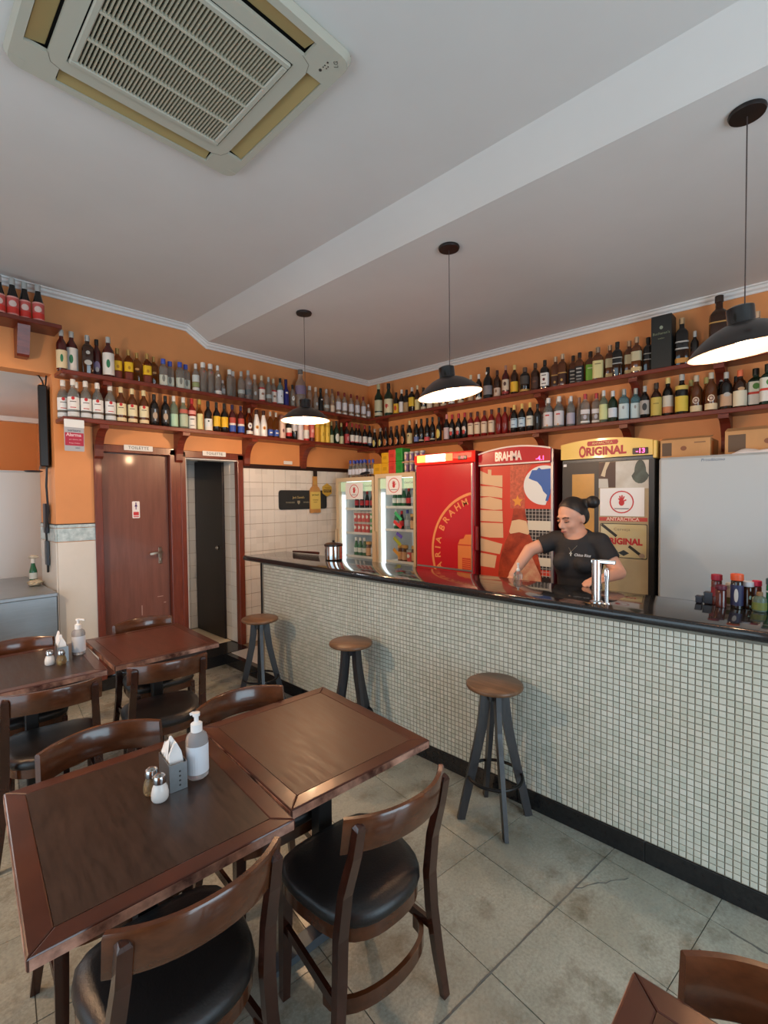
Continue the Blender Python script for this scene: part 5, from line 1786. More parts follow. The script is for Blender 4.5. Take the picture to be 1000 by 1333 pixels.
fpoly(bf, 'bottle_print', 3.677, [(cb + r, z) for r, z in prof_b] + [(cb - r, z) for r, z in reversed(prof_b)], BOT, .0012, dr)
fpoly(bf, 'bottle_label_print', 3.6755, [(cb + .066, 1.395), (cb + .092, 1.30), (cb + .08, 1.283), (cb, 1.30), (cb - .08, 1.283), (cb - .092, 1.30), (cb - .066, 1.395), (cb, 1.408)], M(srgb(226, 190, 150), .5), .0012, dr)
fpoly(bf, 'bottle_label_print', 3.6755, [(cb + .02, .80), (cb + .02, 1.0), (cb - .03, 1.15), (cb - .10, 1.13), (cb - .19, .95), (cb - .195, .80)], M(srgb(216, 176, 140), .5, noise=.6, nscale=16, col2=srgb(186, 70, 60)), .0012, dr)

# ------------------------------------------------------------------ black beer fridge with yellow header
of = E('beer_fridge', 'black-framed beer fridge with arched yellow header and notices', 'fridge', (3.72, 1.243, FLZ))
y0, y1 = .905, 1.568
BF = M((.018, .02, .022), .35)
fbox(of, 'cabinet', 3.76, 4.34, y0, y1, FLZ, 1.975, BF, .006)
dr = fbox(of, 'door', 3.72, 3.76, y0, y1, FLZ + .08, 1.876, BF, .005)
bm = BM()
L = of.location
prism(bm, [(p[0] - L.y, p[1] - L.z) for p in arch(y1, y0 + .012, 1.884, 2.0, 2.03, 1.988)], 3.70 - L.x, 3.80 - L.x, 'x')
YEL = M(srgb(226, 190, 96), .3, coat=.3)
build('header', bm, YEL, of)
fbox(of, 'header_end', 3.705, 3.80, y0 - .012, y0 + .012, 1.86, 1.985, YEL, .004)
LET = M(srgb(170, 36, 46), .4)
rb = fpoly(of, 'ribbon_print', 3.6995, [(1.36, 1.976), (1.15, 1.978), (1.142, 1.996), (1.15, 2.012), (1.36, 2.012), (1.366, 1.994)], LET, .0012)
ftext(of, 'ANTARCTICA', 3.6975, 1.255, 1.994, .026, M(srgb(226, 190, 120), .4), sx=.9)
ftext(of, 'O', 3.6985, 1.40, 1.932, .118, LET, sx=.55, bold=.004)
ftext(of, 'RIGINAL', 3.6985, 1.232, 1.932, .082, LET, sx=.92, bold=.004)
fbox(of, 'display', 3.692, 3.70, .945, 1.045, 1.893, 1.938, M((.03, .005, .006), .2), .002)
ftext(of, '-13', 3.691, .992, 1.915, .046, M((.9, .1, .25), .4, emit=2.5, ecol=(1, .08, .3)), bold=.0012, name='temperature_display')
fbox(of, 'door_rail', 3.712, 3.722, y0 + .01, y1 - .01, 1.858, 1.878, M(srgb(60, 66, 72), .3, .5), par=dr)
fpoly(of, 'poster', 3.7195, [(1.285, .85), (.945, .85), (.945, 1.852), (1.285, 1.852)], M(srgb(176, 160, 126), .35, noise=.35, nscale=4, col2=srgb(140, 120, 90)), .001, dr)
fpoly(of, 'window_panel', 3.7195, [(1.486, .85), (1.318, .85), (1.318, 1.768), (1.486, 1.768)], M(srgb(196, 140, 62), .25, noise=.5, nscale=5, col2=srgb(150, 120, 60), emit=.05), .001, dr)
fpoly(of, 'poster_print', 3.718, [(1.285, 1.66), (1.16, 1.66), (.945, 1.70), (.945, 1.85), (1.285, 1.85)], M(srgb(64, 42, 36), .4), .001, dr)
fpoly(of, 'poster_print', 3.717, [(1.165, 1.65), (.945, 1.65), (.945, 1.85), (1.165, 1.85)], M(srgb(206, 204, 196), .4, noise=.4, nscale=9, col2=srgb(150, 140, 120)), .001, dr)
fpoly(of, 'poster_print', 3.717, [(1.27, 1.75), (1.235, 1.85), (1.205, 1.85), (1.232, 1.79), (1.24, 1.74)], M(srgb(206, 190, 160), .4), .001, dr)
fpoly(of, 'poster_print', 3.717, [(1.285, 1.66), (1.215, 1.66), (1.22, 1.725), (1.285, 1.728)], M(srgb(196, 194, 186), .4), .001, dr)
fpoly(of, 'poster_print', 3.716, [(1.00 + .055 * math.cos(t) * (1.1 if math.sin(t) < 0 else .7), 1.77 + .085 * math.sin(t)) for t in [2 * PI * i / 18 for i in range(18)]][::-1], M(srgb(66, 84, 74), .35, noise=.7, nscale=18, col2=srgb(20, 26, 22)), .001, dr)
hand_sign(of, 3.7155, 1.274, .971, 1.449, 1.656, par=dr)
fpoly(of, 'band_print', 3.7175, [(1.28, 1.412), (.952, 1.412), (.952, 1.44), (1.28, 1.44)], M(srgb(186, 70, 60), .4), .001, dr)
ftext(of, 'ANTARCTICA', 3.716, 1.116, 1.426, .034, M(srgb(226, 196, 180), .4), par=dr, sx=1.05, bold=.001)
pq = fpoly(of, 'plaque', 3.7175, [(1.112 - p[0], 1.2685 + p[1]) for p in rrect(.323, .252, .012)], M(srgb(40, 44, 44), .4), .001, dr)
fpoly(of, 'plaque_face', 3.7165, [(1.112 - p[0], 1.2685 + p[1]) for p in rrect(.313, .242, .010)], M(srgb(196, 186, 150), .25, .2, noise=.4, nscale=6, col2=srgb(206, 176, 96)), .001, dr)
ftext(of, 'Cerveja', 3.715, 1.12, 1.352, .03, M(srgb(120, 110, 90), .4), par=dr, space=1.2)
ftext(of, 'O', 3.715, 1.236, 1.268, .086, LET, par=dr, sx=.6, bold=.003)
ftext(of, 'RIGINAL', 3.715, 1.095, 1.262, .062, LET, par=dr, sx=.95, bold=.003)
for a, b2 in (((1.262, 1.385), (1.156, 1.30)), ((1.072, 1.232), (.985, 1.165))):
    a, b2 = Vector(a), Vector(b2)
    n = Vector((-(b2 - a).y, (b2 - a).x)).normalized() * .010
    fpoly(of, 'bar_print', 3.7155, [tuple(a - n), tuple(b2 - n), tuple(b2 + n), tuple(a + n)], M(srgb(40, 42, 42), .4), .001, dr)
fpoly(of, 'brush_print', 3.715, [(.985 + .02 * math.cos(t), 1.166 + .018 * math.sin(t)) for t in [-2 * PI * i / 10 for i in range(10)]], M(srgb(150, 130, 110), .4), .001, dr)
fpoly(of, 'diamond_print', 3.7155, [(1.145, 1.18), (1.107, 1.158), (1.069, 1.18), (1.107, 1.202)], M(srgb(40, 50, 56), .4), .001, dr)
fpoly(of, 'sticker', 3.7185, [(1.555, 1.83), (1.53, 1.83), (1.53, 1.85), (1.555, 1.85)], PAPER, .001, dr)

# ------------------------------------------------------------------ white freezer, cartons and bag on it
wf = E('upright_freezer', 'plain white upright freezer behind the right end of the bar', 'freezer', (3.62, .30, FLZ))
fbox(wf, 'cabinet', 3.66, 4.34, -.26, .86, FLZ, 1.85, M(srgb(176, 180, 180), .38), .012)
fd = fbox(wf, 'door', 3.62, 3.66, -.26, .86, FLZ + .06, 1.852, M(srgb(172, 177, 178), .30, coat=.2), .014)
ftext(wf, 'Prosdócimo', 3.6195, .556, 1.822, .026, M(srgb(80, 96, 120), .4), par=fd, shear=.15)
CARD = M(srgb(196, 148, 98), .75, noise=.15, nscale=5)
def carton(label, x0, x1, y0, y1, h, flap):
    c = E('cardboard_box', label, 'box', ((x0 + x1) / 2, (y0 + y1) / 2, 1.852))
    L = c.location
    bm = BM()
    box(bm, x0 - L.x, x1 - L.x, y0 - L.y, y1 - L.y, 0, h, bevel=.002)
    b = build('carton', bm, CARD, c)
    bm = BM()
    a0, a1 = y0 - L.y, y1 - L.y
    vs = [(x0 - L.x, a0, h), (x0 - L.x, a1, h), (x0 - L.x + .09, a1, h + flap), (x0 - L.x + .09, a0 + .02, h + flap)]
    prism(bm, [(x0 - L.x, h), (x0 - L.x + .10, h + flap), (x0 - L.x + .102, h + flap - .004), (x0 - L.x + .004, h - .003)], a0, a1, 'y')
    build('flap', bm, CARD, c)
    w = y1 - y0
    plate('print', rrect(w * .2, h * .72, .002), .0006, M(srgb(96, 78, 62), .7), c, (x0 - L.x, w * .36, h * .48), F_B)
    plate('print', ell(.018, .016), .0006, M(srgb(130, 84, 60), .7), c, (x0 - L.x, w * .02, h * .5), F_B)
    plate('print', rrect(w * .22, h * .06, .001), .0006, M(srgb(130, 96, 70), .7), c, (x0 - L.x, -w * .3, h * .78), F_B)
    bm = BM()
    box(bm, x0 - L.x + .03, x0 - L.x + .12, a0 - .0006, a0, h * .15, h * .85)
    build('print', bm, M(srgb(190, 110, 50), .7), c)
    return c
carton('cardboard carton on the white freezer, nearest the yellow header', 3.72, 4.02, .585, .875, .125, .022)
carton('cardboard carton cut by the picture edge on the white freezer', 3.72, 4.02, .06, .508, .15, .03)
bm = BM()
random.seed(3)
g = {}
for i in range(13):
    for j in range(9):
        u, v = i / 12, j / 8
        e = math.sin(PI * u) * math.sin(PI * v)
        g[i, j] = bm.verts.new((3.635 + .075 * v, .20 + .26 * u, 1.853 + e * (.028 + .018 * math.sin(7 * u + 3 * v)) + random.uniform(0, .006) * (e > .05)))
for i in range(12):
    for j in range(8):
        bm.faces.new((g[i, j], g[i + 1, j], g[i + 1, j + 1], g[i, j + 1]))
r_ = bmesh.ops.extrude_face_region(bm, geom=list(bm.faces))
for v in [q for q in r_['geom'] if isinstance(q, bmesh.types.BMVert)]:
    v.co.z += .0015
bmesh.ops.recalc_face_normals(bm, faces=bm.faces)
tag(build('plastic_bag', bm, M(srgb(226, 220, 218), .35), None, 60), 'crumpled white plastic bag lying on the freezer before the carton', 'bag')

# ------------------------------------------------------------------ packs on the glass fridges
def cells_pack(name, label, x0, y0, y1, z0, n, h, key):
    pass
ys = span(4.20, 3.90, 6)
i_ = 0
for r, x in enumerate((3.86, 3.94)):
    for k, y in enumerate(ys):
        if r == 0 and k == 5:
            continue
        bottle('wbot', (x, y, 1.837), -PI / 2, 'blue-capped water bottle on the corner fridge, %s row, %s from left' % (('front', 'back')[r], ['first', 'second', 'third', 'fourth', 'fifth', 'last'][k]), 'water bottles on the corner fridge')
bm = BM()
lathe(bm, [(0, 0), (.035, 0), (.058, .013), (.056, .017), (.035, .007), (0, .005)], 20)
tag(build('black_tray', bm, M((.01, .01, .012), .4), None, True, (3.775, 3.862, 1.866), (0, math.radians(-22), .3)), 'black tray leaning beside the water bottles on the corner fridge', 'tray')
def pack(label, y0, y1, z0, z1, col, x0=3.84):
    p = E('drink_pack', label, 'pack', (x0 + .07, (y0 + y1) / 2, z0), 0, 'coloured packs on the stickered fridge')
    bm = BM()
    box(bm, -.07, .07, -(y1 - y0) / 2, (y1 - y0) / 2, 0, z1 - z0, bevel=.006)
    build('wrapper', bm, M(col, .35), p)
    plate('print', rrect((y1 - y0) * .5, (z1 - z0) * .3, .004), .0006, M(tuple(c * .75 for c in col), .35), p, (-.0702, 0, (z1 - z0) * .5), F_B)
    bm = BM()
    box(bm, -.0706, .0706, -(y1 - y0) / 2 - .0006, (y1 - y0) / 2 + .0006, (z1 - z0) * .80, (z1 - z0) * .84)
    build('seam', bm, M(tuple(c * .85 for c in col), .35), p)
cy_, cr_, cg_ = srgb(216, 166, 36), srgb(206, 66, 56), srgb(44, 146, 60)
pack('yellow drink pack, leftmost on the stickered fridge', 3.675, 3.80, 1.858, 1.985, cy_)
pack('lower yellow drink pack beside the red ones', 3.565, 3.672, 1.858, 1.985, cy_)
pack('upper yellow drink pack on the stickered fridge', 3.565, 3.672, 1.986, 2.10, cy_)
pack('lower red drink pack on the stickered fridge', 3.46, 3.562, 1.858, 1.995, cr_)
pack('upper red drink pack on the stickered fridge', 3.46, 3.562, 1.996, 2.125, cr_)
pack('lower green drink pack on the stickered fridge', 3.36, 3.457, 1.858, 1.995, cg_)
pack('upper green drink pack on the stickered fridge', 3.36, 3.457, 1.996, 2.135, cg_)
BT['canp'] = ('drink_can', 'small purple and cream drink can', 'can', .10, .026, 'cancream', SV, [(.1, .85, srgb(120, 96, 140)), ], [(.5, .012, .03, srgb(226, 206, 180))])
GL['cancream'] = M(srgb(206, 190, 170), .4)
for lv, (z, nm_) in enumerate(((1.858, 'lower'), (1.972, 'upper'))):
    bm = BM()
    box(bm, 3.83, 3.99, 3.07, 3.355, z, z + .012)
    tag(build('card_tray', bm, M(srgb(196, 150, 120), .6)), '%s shallow card tray of small cans beside the green packs' % nm_, 'tray')
    for k, y in enumerate(span(3.32, 3.105, 4)):
        bottle('canp', (3.87, y, z + .012), -PI / 2, 'small purple can in the %s card tray, %s from left' % (nm_, ('first', 'second', 'third', 'fourth')[k]), 'small cans in card trays')

# ------------------------------------------------------------------ things on the bar counter
STEEL = M(srgb(196, 196, 196), .16, 1.0)
BRUSHED = M(srgb(186, 190, 192), .32, 1.0, noise=.12, nscale=30, stretch=(1, 20, 1))
CTZ = 1.10
c = E('ice_bucket', 'polished steel ice bucket with black lid on the bar', 'bucket', (2.535, 2.975, CTZ))
bm = BM()
lathe(bm, [(0, 0), (.068, 0), (.072, .004), (.072, .108), (0, .108)], 32)
build('pail', bm, M(srgb(206, 206, 204), .1, 1.0), c, True)
bm = BM()
lathe(bm, [(.074, .108), (.077, .112), (.077, .124), (.06, .134), (.012, .138), (.008, .146), (.011, .154), (0, .157)], 32)
build('lid', bm, M(srgb(34, 22, 20), .3), c, True)
bm = BM()
sweep(bm, [(2.622, 3.66, CTZ + .008), (2.63, 3.58, CTZ + .010), (2.642, 3.45, CTZ + .012), (2.655, 3.32, CTZ + .013), (2.657, 3.305, CTZ + .013)][:4], circ(.011, 8), scales=[.7, .8, 1, 1.1])
tag(build('wooden_muddler', bm, M(srgb(60, 26, 22), .35), None, True), 'slim dark rod lying on the far end of the bar', 'muddler')
t = E('beverage_tap', 'chrome beverage tap standing on the bar before the woman', 'tap', (2.29, .80, CTZ), math.radians(2))
bm = BM()
lathe(bm, [(0, 0), (.03, 0), (.03, .006), (.021, .012), (.021, .20), (0, .20)], 24)
build('column', bm, M((.8, .8, .8), .08, 1.0), t, True)
bm = BM()
box(bm, -.014, .014, -.082, .022, .186, .202, bevel=.003)
build('spout', bm, M((.8, .8, .8), .08, 1.0), t)
bm = BM()
lathe(bm, [(0, 0), (.009, 0), (.0085, .10), (.012, .13), (.012, .155), (.007, .165), (0, .165)], 14, (0, -.046, .0))
build('lever', bm, M((.75, .75, .75), .15, 1.0), t, True)
bm = BM()
lathe(bm, [(0, 0), (.02, 0), (.018, .006), (0, .006)], 16, (0, -.046, 0))
build('drip_foot', bm, M((.6, .6, .6), .25, 1.0), t, True)
d = E('soap_dispenser', 'small clear dispenser with white pump behind the bar edge', 'dispenser', (2.625, 1.375, CTZ))
bm = BM()
lathe(bm, [(0, 0), (.022, 0), (.026, .006), (.026, .035), (.016, .048), (.008, .052), (0, .052)], 16)
build('flask', bm, GL['clear'], d, True)
bm = BM()
lathe(bm, [(.010, .05), (.011, .062), (.006, .066), (.005, .09), (.008, .092), (.008, .10), (0, .101)], 12)
build('pump', bm, WHITE, d, True)

BT.update({
    'ketch': ('sauce_bottle', 'sauce bottle', 'cyl', .135, .021, 'maroon', srgb(150, 30, 50), [(.3, .6, srgb(120, 26, 40))], []),
    'wine2': ('sauce_bottle', 'dark wine-red sauce bottle', 'cyl', .095, .021, 'maroon', srgb(90, 34, 50), [], []),
    'pale': ('sauce_bottle', 'pale capped seasoning jar', 'cyl', .10, .019, 'cream', srgb(206, 196, 176), [(.1, .4, srgb(120, 110, 60))], []),
    'orange': ('sauce_bottle', 'dark sauce bottle with orange and yellow cap and blue label', 'cyl', .15, .023, 'dark', srgb(214, 90, 50), [(.1, .7, srgb(40, 46, 80))], [(.4, .008, .03, srgb(190, 186, 180))]),
    'wcap': ('sauce_bottle', 'seasoning jar with large white cap', 'cyl', .115, .022, 'brown', srgb(206, 208, 212), [], []),
    'pinkc': ('sauce_bottle', 'small bottle with crimson cap', 'cyl', .12, .017, 'maroon', srgb(186, 40, 70), [], []),
    'olive': ('sauce_bottle', 'olive jar with brown lid', 'squat', .08, .026, 'greenc', srgb(130, 100, 66), [(.1, .5, srgb(110, 120, 60))], []),
    'teal': ('sauce_bottle', 'teal bottle at the picture edge', 'cyl', .14, .019, 'greenb', srgb(50, 80, 84), [(.6, .65, srgb(190, 196, 196))], []),
})
for k, x, y, lb in (('ketch', 2.60, .379, 'crimson capped sauce bottle, tallest at left of the counter cluster'),
                    ('wine2', 2.555, .356, 'dark wine-red sauce bottle in front of the crimson cap'),
                    ('pale', 2.61, .328, 'pale jar between the wine-red and orange capped bottles'),
                    ('orange', 2.565, .300, 'dark sauce bottle with orange and yellow cap on the bar'),
                    ('wcap', 2.61, .266, 'seasoning jar with large white cap on the bar'),
                    ('pinkc', 2.62, .236, 'small crimson capped bottle right of the white-capped jar'),
                    ('olive', 2.565, .222, 'olive jar with brown lid on the bar'),
                    ('teal', 2.58, .183, 'teal bottle on the bar, cut by the picture edge')):
    bottle(k, (x, y, CTZ), -PI / 2, lb, 'sauces on the bar')
for x, y, sx, sy, h, lb, nm in ((2.59, .443, .03, .028, .035, 'small dark blue box on the bar, left of the sauces', 'small_box'),
                                (2.60, .408, .035, .036, .055, 'black caddy on the bar beside the crimson capped bottle', 'black_caddy')):
    c = E(nm, lb, 'box', (x, y, CTZ))
    bm = BM()
    box(bm, -sx / 2, sx / 2, -sy / 2, sy / 2, 0, h, bevel=.003)
    build('tub', bm, M((.015, .016, .028), .3), c)
    bm = BM()
    box(bm, -sx / 2 - .001, sx / 2 + .001, -sy / 2 - .001, sy / 2 + .001, h - .008, h - .003)
    build('rim', bm, M((.03, .03, .04), .3), c)

# ------------------------------------------------------------------ table condiment sets
def condiments(x, y, rz, where, shakers, spout):
    r = math.radians(rz)
    c_, s_ = math.cos(r), math.sin(r)
    def at(dx, dy):
        return (x + c_ * dx - s_ * dy, y + s_ * dx + c_ * dy, TZ)
    n = E('napkin_holder', 'steel napkin holder with white napkins %s' % where, 'napkin holder', at(0, 0), r)
    bm = BM()
    w, l, h, t = .050, .108, .082, .0015
    for a in (-1, 1):
        box(bm, a * w / 2 - t / 2, a * w / 2 + t / 2, -l / 2, l / 2, 0, h)
        box(bm, -w / 2, w / 2, a * l / 2 - t / 2, a * l / 2 + t / 2, 0, h)
    box(bm, -w / 2, w / 2, -l / 2, l / 2, 0, t)
    b = build('case', bm, BRUSHED, n)
    for k, zz in enumerate((.016, .03, .044, .058)):
        bm = BM()
        lathe(bm, [(0, 0), (.0032, 0), (.0032, .0006), (0, .0006)], 8)
        build('hole_disc', bm, M((.06, .06, .06), .4), n, None, (0.004, -l / 2 - .0008, zz), (PI / 2, 0, 0))  # dark discs stand for holes in the case, their shade put into the colour
    random.seed(5)
    for k in range(4):
        bm = BM()
        y0 = -l / 2 + .018 + k * .024
        top = (.135, .15, .124, .112)[(k + (0 if rz < -5.5 else 2)) % 4]
        prism(bm, [(-.022, .004), (.022, .004), (.022, .07), (.016 - .004 * k, top * .8), (.004 - .008 * (k % 2), top), (-.006, top - .004), (-.018, top * .75)], y0, y0 + .017, 'y')
        for v in bm.verts:
            if v.co.z > .08:
                v.co.y += (v.co.z - .08) * random.uniform(-.3, .3)
        build('napkin', bm, M(srgb(238, 236, 234), .8), n)
    for k, (dx, dy, kind) in enumerate(shakers):
        sh = E('salt_shaker' if kind == 'salt' else 'pepper_shaker', ('white salt shaker' if kind == 'salt' else 'amber toothpick shaker') + ' with metal cap ' + where, 'shaker', at(dx, dy), 0, 'shakers on the dining tables')
        bm = BM()
        lathe(bm, [(0, 0), (.020, 0), (.0235, .006), (.024, .02), (.021, .036), (.0165, .046), (.015, .052), (0, .052)], 20)
        build('jar', bm, M(srgb(232, 230, 226), .3) if kind == 'salt' else M((.75, .55, .30), .08, trans=.8, ior=1.3), sh, True)
        bm = BM()
        lathe(bm, [(.017, .05), (.0185, .052), (.0185, .064), (.016, .072), (.008, .077), (0, .078)], 20)
        build('metal_cap', bm, STEEL, sh, True)
    dx, dy = spout
    sb = E('sanitizer_bottle', 'clear hand sanitizer bottle with white pump %s' % where, 'bottle', at(dx, dy), r)
    bm = BM()
    lathe(bm, [(0, 0), (.030, 0), (.034, .005), (.034, .118), (.030, .132), (.019, .142), (.014, .146), (0, .146)], 24)
    build('flask', bm, M((.86, .87, .90), .08, trans=.7, ior=1.12), sb, True)
    bm = BM()
    for i in range(14):
        a0, a1 = math.radians(-170 + i * 13), math.radians(-157 + i * 13)
        bm.faces.new([bm.verts.new((.0347 * math.cos(a), .0347 * math.sin(a), z)) for a, z in ((a0, .018), (a1, .018), (a1, .106), (a0, .106))])
    build('label', bm, M(srgb(222, 228, 236), .5), sb, 60)
    bm = BM()
    lathe(bm, [(.016, .142), (.0175, .144), (.0175, .168), (.012, .172), (.007, .174), (.0065, .19), (.011, .192), (.011, .202), (0, .204)], 18)
    build('pump_head', bm, M(srgb(240, 238, 236), .35), sb, True)
    bm = BM()
    sweep(bm, [(0, 0, .197), (.018, -.012, .198), (.03, -.02, .193)] if rz > -5.5 else [(0, 0, .197), (-.008, .012, .198), (-.012, .016, .195)], rect(.010, .008))
    build('spout', bm, M(srgb(240, 238, 236), .35), sb)


condiments(.594, 1.473, -6, 'on the front table', ((-.055, -.062, 'salt'), (-.064, -.012, 'pepper')), (.070, -.012))
condiments(.655, 3.085, -5, 'on the back table', ((-.012, -.088, 'pepper'), (-.060, -.055, 'salt')), (.088, .045))

# ------------------------------------------------------------------ wall decor
sg = E('whiskey_sign', 'black sign with a golden bottle cut-out on the white tiles', 'sign', (3.315, WALL_Y - .010, 1.587))
plate('board', rrect(.67, .215, .03), .012, M((.016, .020, .022), .4), sg, (0, 0, 0))
text('lettering', "Jack Daniel's", .036, M(srgb(190, 170, 110), .5), sg, (-.075, -.0128, .026), sx=.9)
text('lettering', 'TENNESSEE', .024, M(srgb(150, 146, 126), .5), sg, (-.19, -.0128, -.03))
text('lettering', 'WHISKEY', .024, M(srgb(150, 146, 126), .5), sg, (.04, -.0128, -.03))
plate('crest_print', [(-.018, .02), (.018, .02), (.018, -.004), (0, -.024), (-.018, -.004)], .0006, M(srgb(150, 146, 126), .5), sg, (-.075, -.0122, -.03))
HON = M(srgb(206, 150, 84), .4, noise=.3, nscale=8)
bt = plate('bottle_board', [(-.072, -.155), (.072, -.155), (.076, -.145), (.076, .10), (.06, .135), (.035, .155), (.03, .20), (.030, .27), (-.030, .27), (-.03, .20), (-.035, .155), (-.06, .135), (-.076, .10), (-.076, -.145)], .014, HON, sg, (.155, -.012, 0))
plate('bottle_cap_board', rrect(.056, .07, .006), .002, M(srgb(40, 30, 26), .4), sg, (.155, -.0262, .305))
plate('label_print', rrect(.146, .20, .01), .0012, M(srgb(216, 190, 100), .5), sg, (.155, -.0262, -.01))
text('lettering', "Jack Daniel's", .028, M(srgb(60, 44, 26), .5), sg, (.155, -.0280, .055), sx=.72)
text('lettering', 'TENNESSEE', .016, M(srgb(130, 96, 50), .5), sg, (.155, -.0280, -.005))
text('lettering', 'HONEY', .016, M(srgb(130, 96, 50), .5), sg, (.155, -.0280, -.03))
plate('neck_print', rrect(.05, .05, .004), .0012, M(srgb(190, 150, 80), .5), sg, (.155, -.0262, .20))
hx = E('honeycomb_sign', 'small golden hexagon sign beside the bottle cut-out', 'sign', (3.652, WALL_Y - .010, 1.70))
plate('board', [(.078 * math.cos(PI / 6 + k * PI / 3), .08 * math.sin(PI / 6 + k * PI / 3)) for k in range(6)], .01, M(srgb(196, 160, 66), .4), hx, (0, -.014, 0))
plate('band_print', rrect(.115, .032, .002), .0008, M(srgb(70, 56, 30), .5), hx, (0, -.0242, -.012))
text('lettering', 'HONEY', .028, M(srgb(210, 176, 90), .5), hx, (0, -.0252, -.012))
text('lettering', 'Tennessee', .018, M(srgb(90, 66, 30), .5), hx, (0, -.0252, .026))

al = E('alarm_plate', 'white and red alarm plate hanging under the shelf end', 'sign', (1.013, 4.192, 2.095))
plate('plate', rrect(.13, .236, .006), .004, M(srgb(168, 172, 180), .4), al, (0, 0, 0))
plate('top_cover', rrect(.13, .06, .004), .012, M(srgb(226, 232, 234), .35), al, (0, -.0005, .090))
plate('red_print', rrect(.122, .098, .002), .0008, M(srgb(170, 36, 66), .45), al, (0, -.0042, -.028))
text('lettering', 'verisure', .026, M(srgb(70, 74, 84), .5), al, (0, -.0046, .038))
text('lettering', 'Alarma', .034, M(srgb(226, 190, 200), .5), al, (-.004, -.0054, .004), bold=.0008)
text('lettering', 'por sistema 24h', .0125, M(srgb(226, 180, 190), .5), al, (.006, -.0054, -.030))
text('lettering', 'Aviso à Polícia', .0125, M(srgb(226, 180, 190), .5), al, (0, -.0054, -.058))
text('lettering', '0800', .016, M(srgb(120, 124, 136), .5), al, (.02, -.0048, -.094))

# ------------------------------------------------------------------ kitchen corner
kc = E('steel_counter', 'stainless steel counter in the kitchen opening', 'counter', (.30, 4.87, 0))
def kb(name, x0, x1, y0, y1, z0, z1, m, bevel=.0):
    bm = BM()
    box(bm, x0 - .30, x1 - .30, y0 - 4.87, y1 - 4.87, z0, z1, bevel=bevel)
    return build(name, bm, m, kc)
SS = M(srgb(176, 182, 186), .34, .85, noise=.1, nscale=8, stretch=(1, 1, 12))
kb('top', -1.2, .905, 4.31, 5.46, .868, .90, SS, .006)
kb('front_panel', -1.2, .898, 4.325, 4.345, .06, .868, SS)
kb('side_panel', .88, .898, 4.345, 5.46, .06, .868, SS)
kb('plinth', -1.2, .88, 4.36, 5.44, 0, .06, BLACK)
wc = E('white_cabinet', 'tall white cabinet panel behind the steel counter', 'cabinet', (.2, 5.75, 0))
bm = BM()
box(bm, -1.6, .84, -.27, .25, 0, 1.872, bevel=.006)
build('carcass', bm, KWHITE, wc)
bm = BM()
box(bm, -1.6, .845, -.274, .25, 1.872, 1.884)
build('top_board', bm, M(srgb(206, 208, 210), .4), wc)
bm = BM()
box(bm, .0, .004, -.2745, -.27, .92, 1.86)
build('seam', bm, M(srgb(170, 172, 172), .5), wc)

tv = E('wall_tv', 'black television seen edge-on beside the orange pier', 'tv', (.878, 4.475, 2.18), math.radians(-10))
bm = BM()
box(bm, -.03, .03, 0, .70, -.31, .325, bevel=.008)
build('case', bm, M((.008, .008, .009), .35), tv)
bm = BM()
box(bm, -.0315, -.030, .012, .688, -.295, .31)
build('screen', bm, M((.05, .045, .05), .06, coat=.6), tv)
bm = BM()
box(bm, .03, .055, .12, .58, -.2, .2, bevel=.01)
build('back_cover', bm, M((.012, .012, .013), .5), tv)
bm = BM()
box(bm, .03, .05, .20, .5, -.04, .04)
build('wall_arm', bm, M((.02, .02, .02), .4), tv)
bm = BM()
sweep(bm, [(.01, .06, .32), (.0, .04, .36), (-.02, .05, .40), (-.05, .08, .42), (-.06, .1, .425)], circ(.006, 6))
build('cable', bm, BLACK, tv, True)
bm = BM()
sweep(bm, [(.02, .03, .33), (.025, .03, .38), (.03, .035, .43)], circ(.006, 6))
build('cable', bm, BLACK, tv, True)
hp = E('hanging_cable', 'black cables dangling below the television', 'cable', (.91, 4.62, .92))
bm = BM()
sweep(bm, [(-.01, -.1, .96), (-.012, -.07, .80), (.0, -.05, .60), (-.012, -.02, .45), (-.004, .0, .25), (.0, .02, .10)], circ(.008, 6))
build('cord', bm, BLACK, hp, True)
bm = BM()
box(bm, -.018, .006, -.03, .05, .42, .66, bevel=.006)
build('adapter', bm, M((.02, .02, .03), .4), hp)
bm = BM()
box(bm, -.016, .006, -.03, .04, .16, .36, bevel=.006)
build('socket_strip', bm, M(srgb(60, 70, 80), .4), hp)
bm = BM()
lathe(bm, [(0, 0), (.05, 0), (.066, .008), (.06, .012), (0, .014)], 20)
tag(build('router', bm, M(srgb(34, 40, 54), .4), None, True, (.845, 4.70, 1.835)), 'small dark dish-shaped device under the television', 'device')
bottle('gbot', (.862, 4.93, .90), 0, 'green bottle on the steel counter against the pier', None)
random.seed(11)
for x, y, z, s, lb, c in ((.85, 4.80, .90, .05, 'crumpled cream cloth on the steel counter', srgb(206, 190, 160)), (.868, 4.93, 1.113, .032, 'cream paper wad on top of the green bottle', srgb(216, 206, 186))):
    bm = BM()
    bmesh.ops.create_icosphere(bm, subdivisions=3, radius=s)
    for v in bm.verts:
        k = 1 + .25 * math.sin(v.co.x * 160) * math.cos(v.co.y * 140 + v.co.z * 90) + random.uniform(-.08, .08)
        v.co *= k
        v.co.z = max(v.co.z * .5 + s * .45, 0)
    tag(build('crumpled_cloth', bm, M(c, .8), None, 60, (x, y, z)), lb, 'cloth')

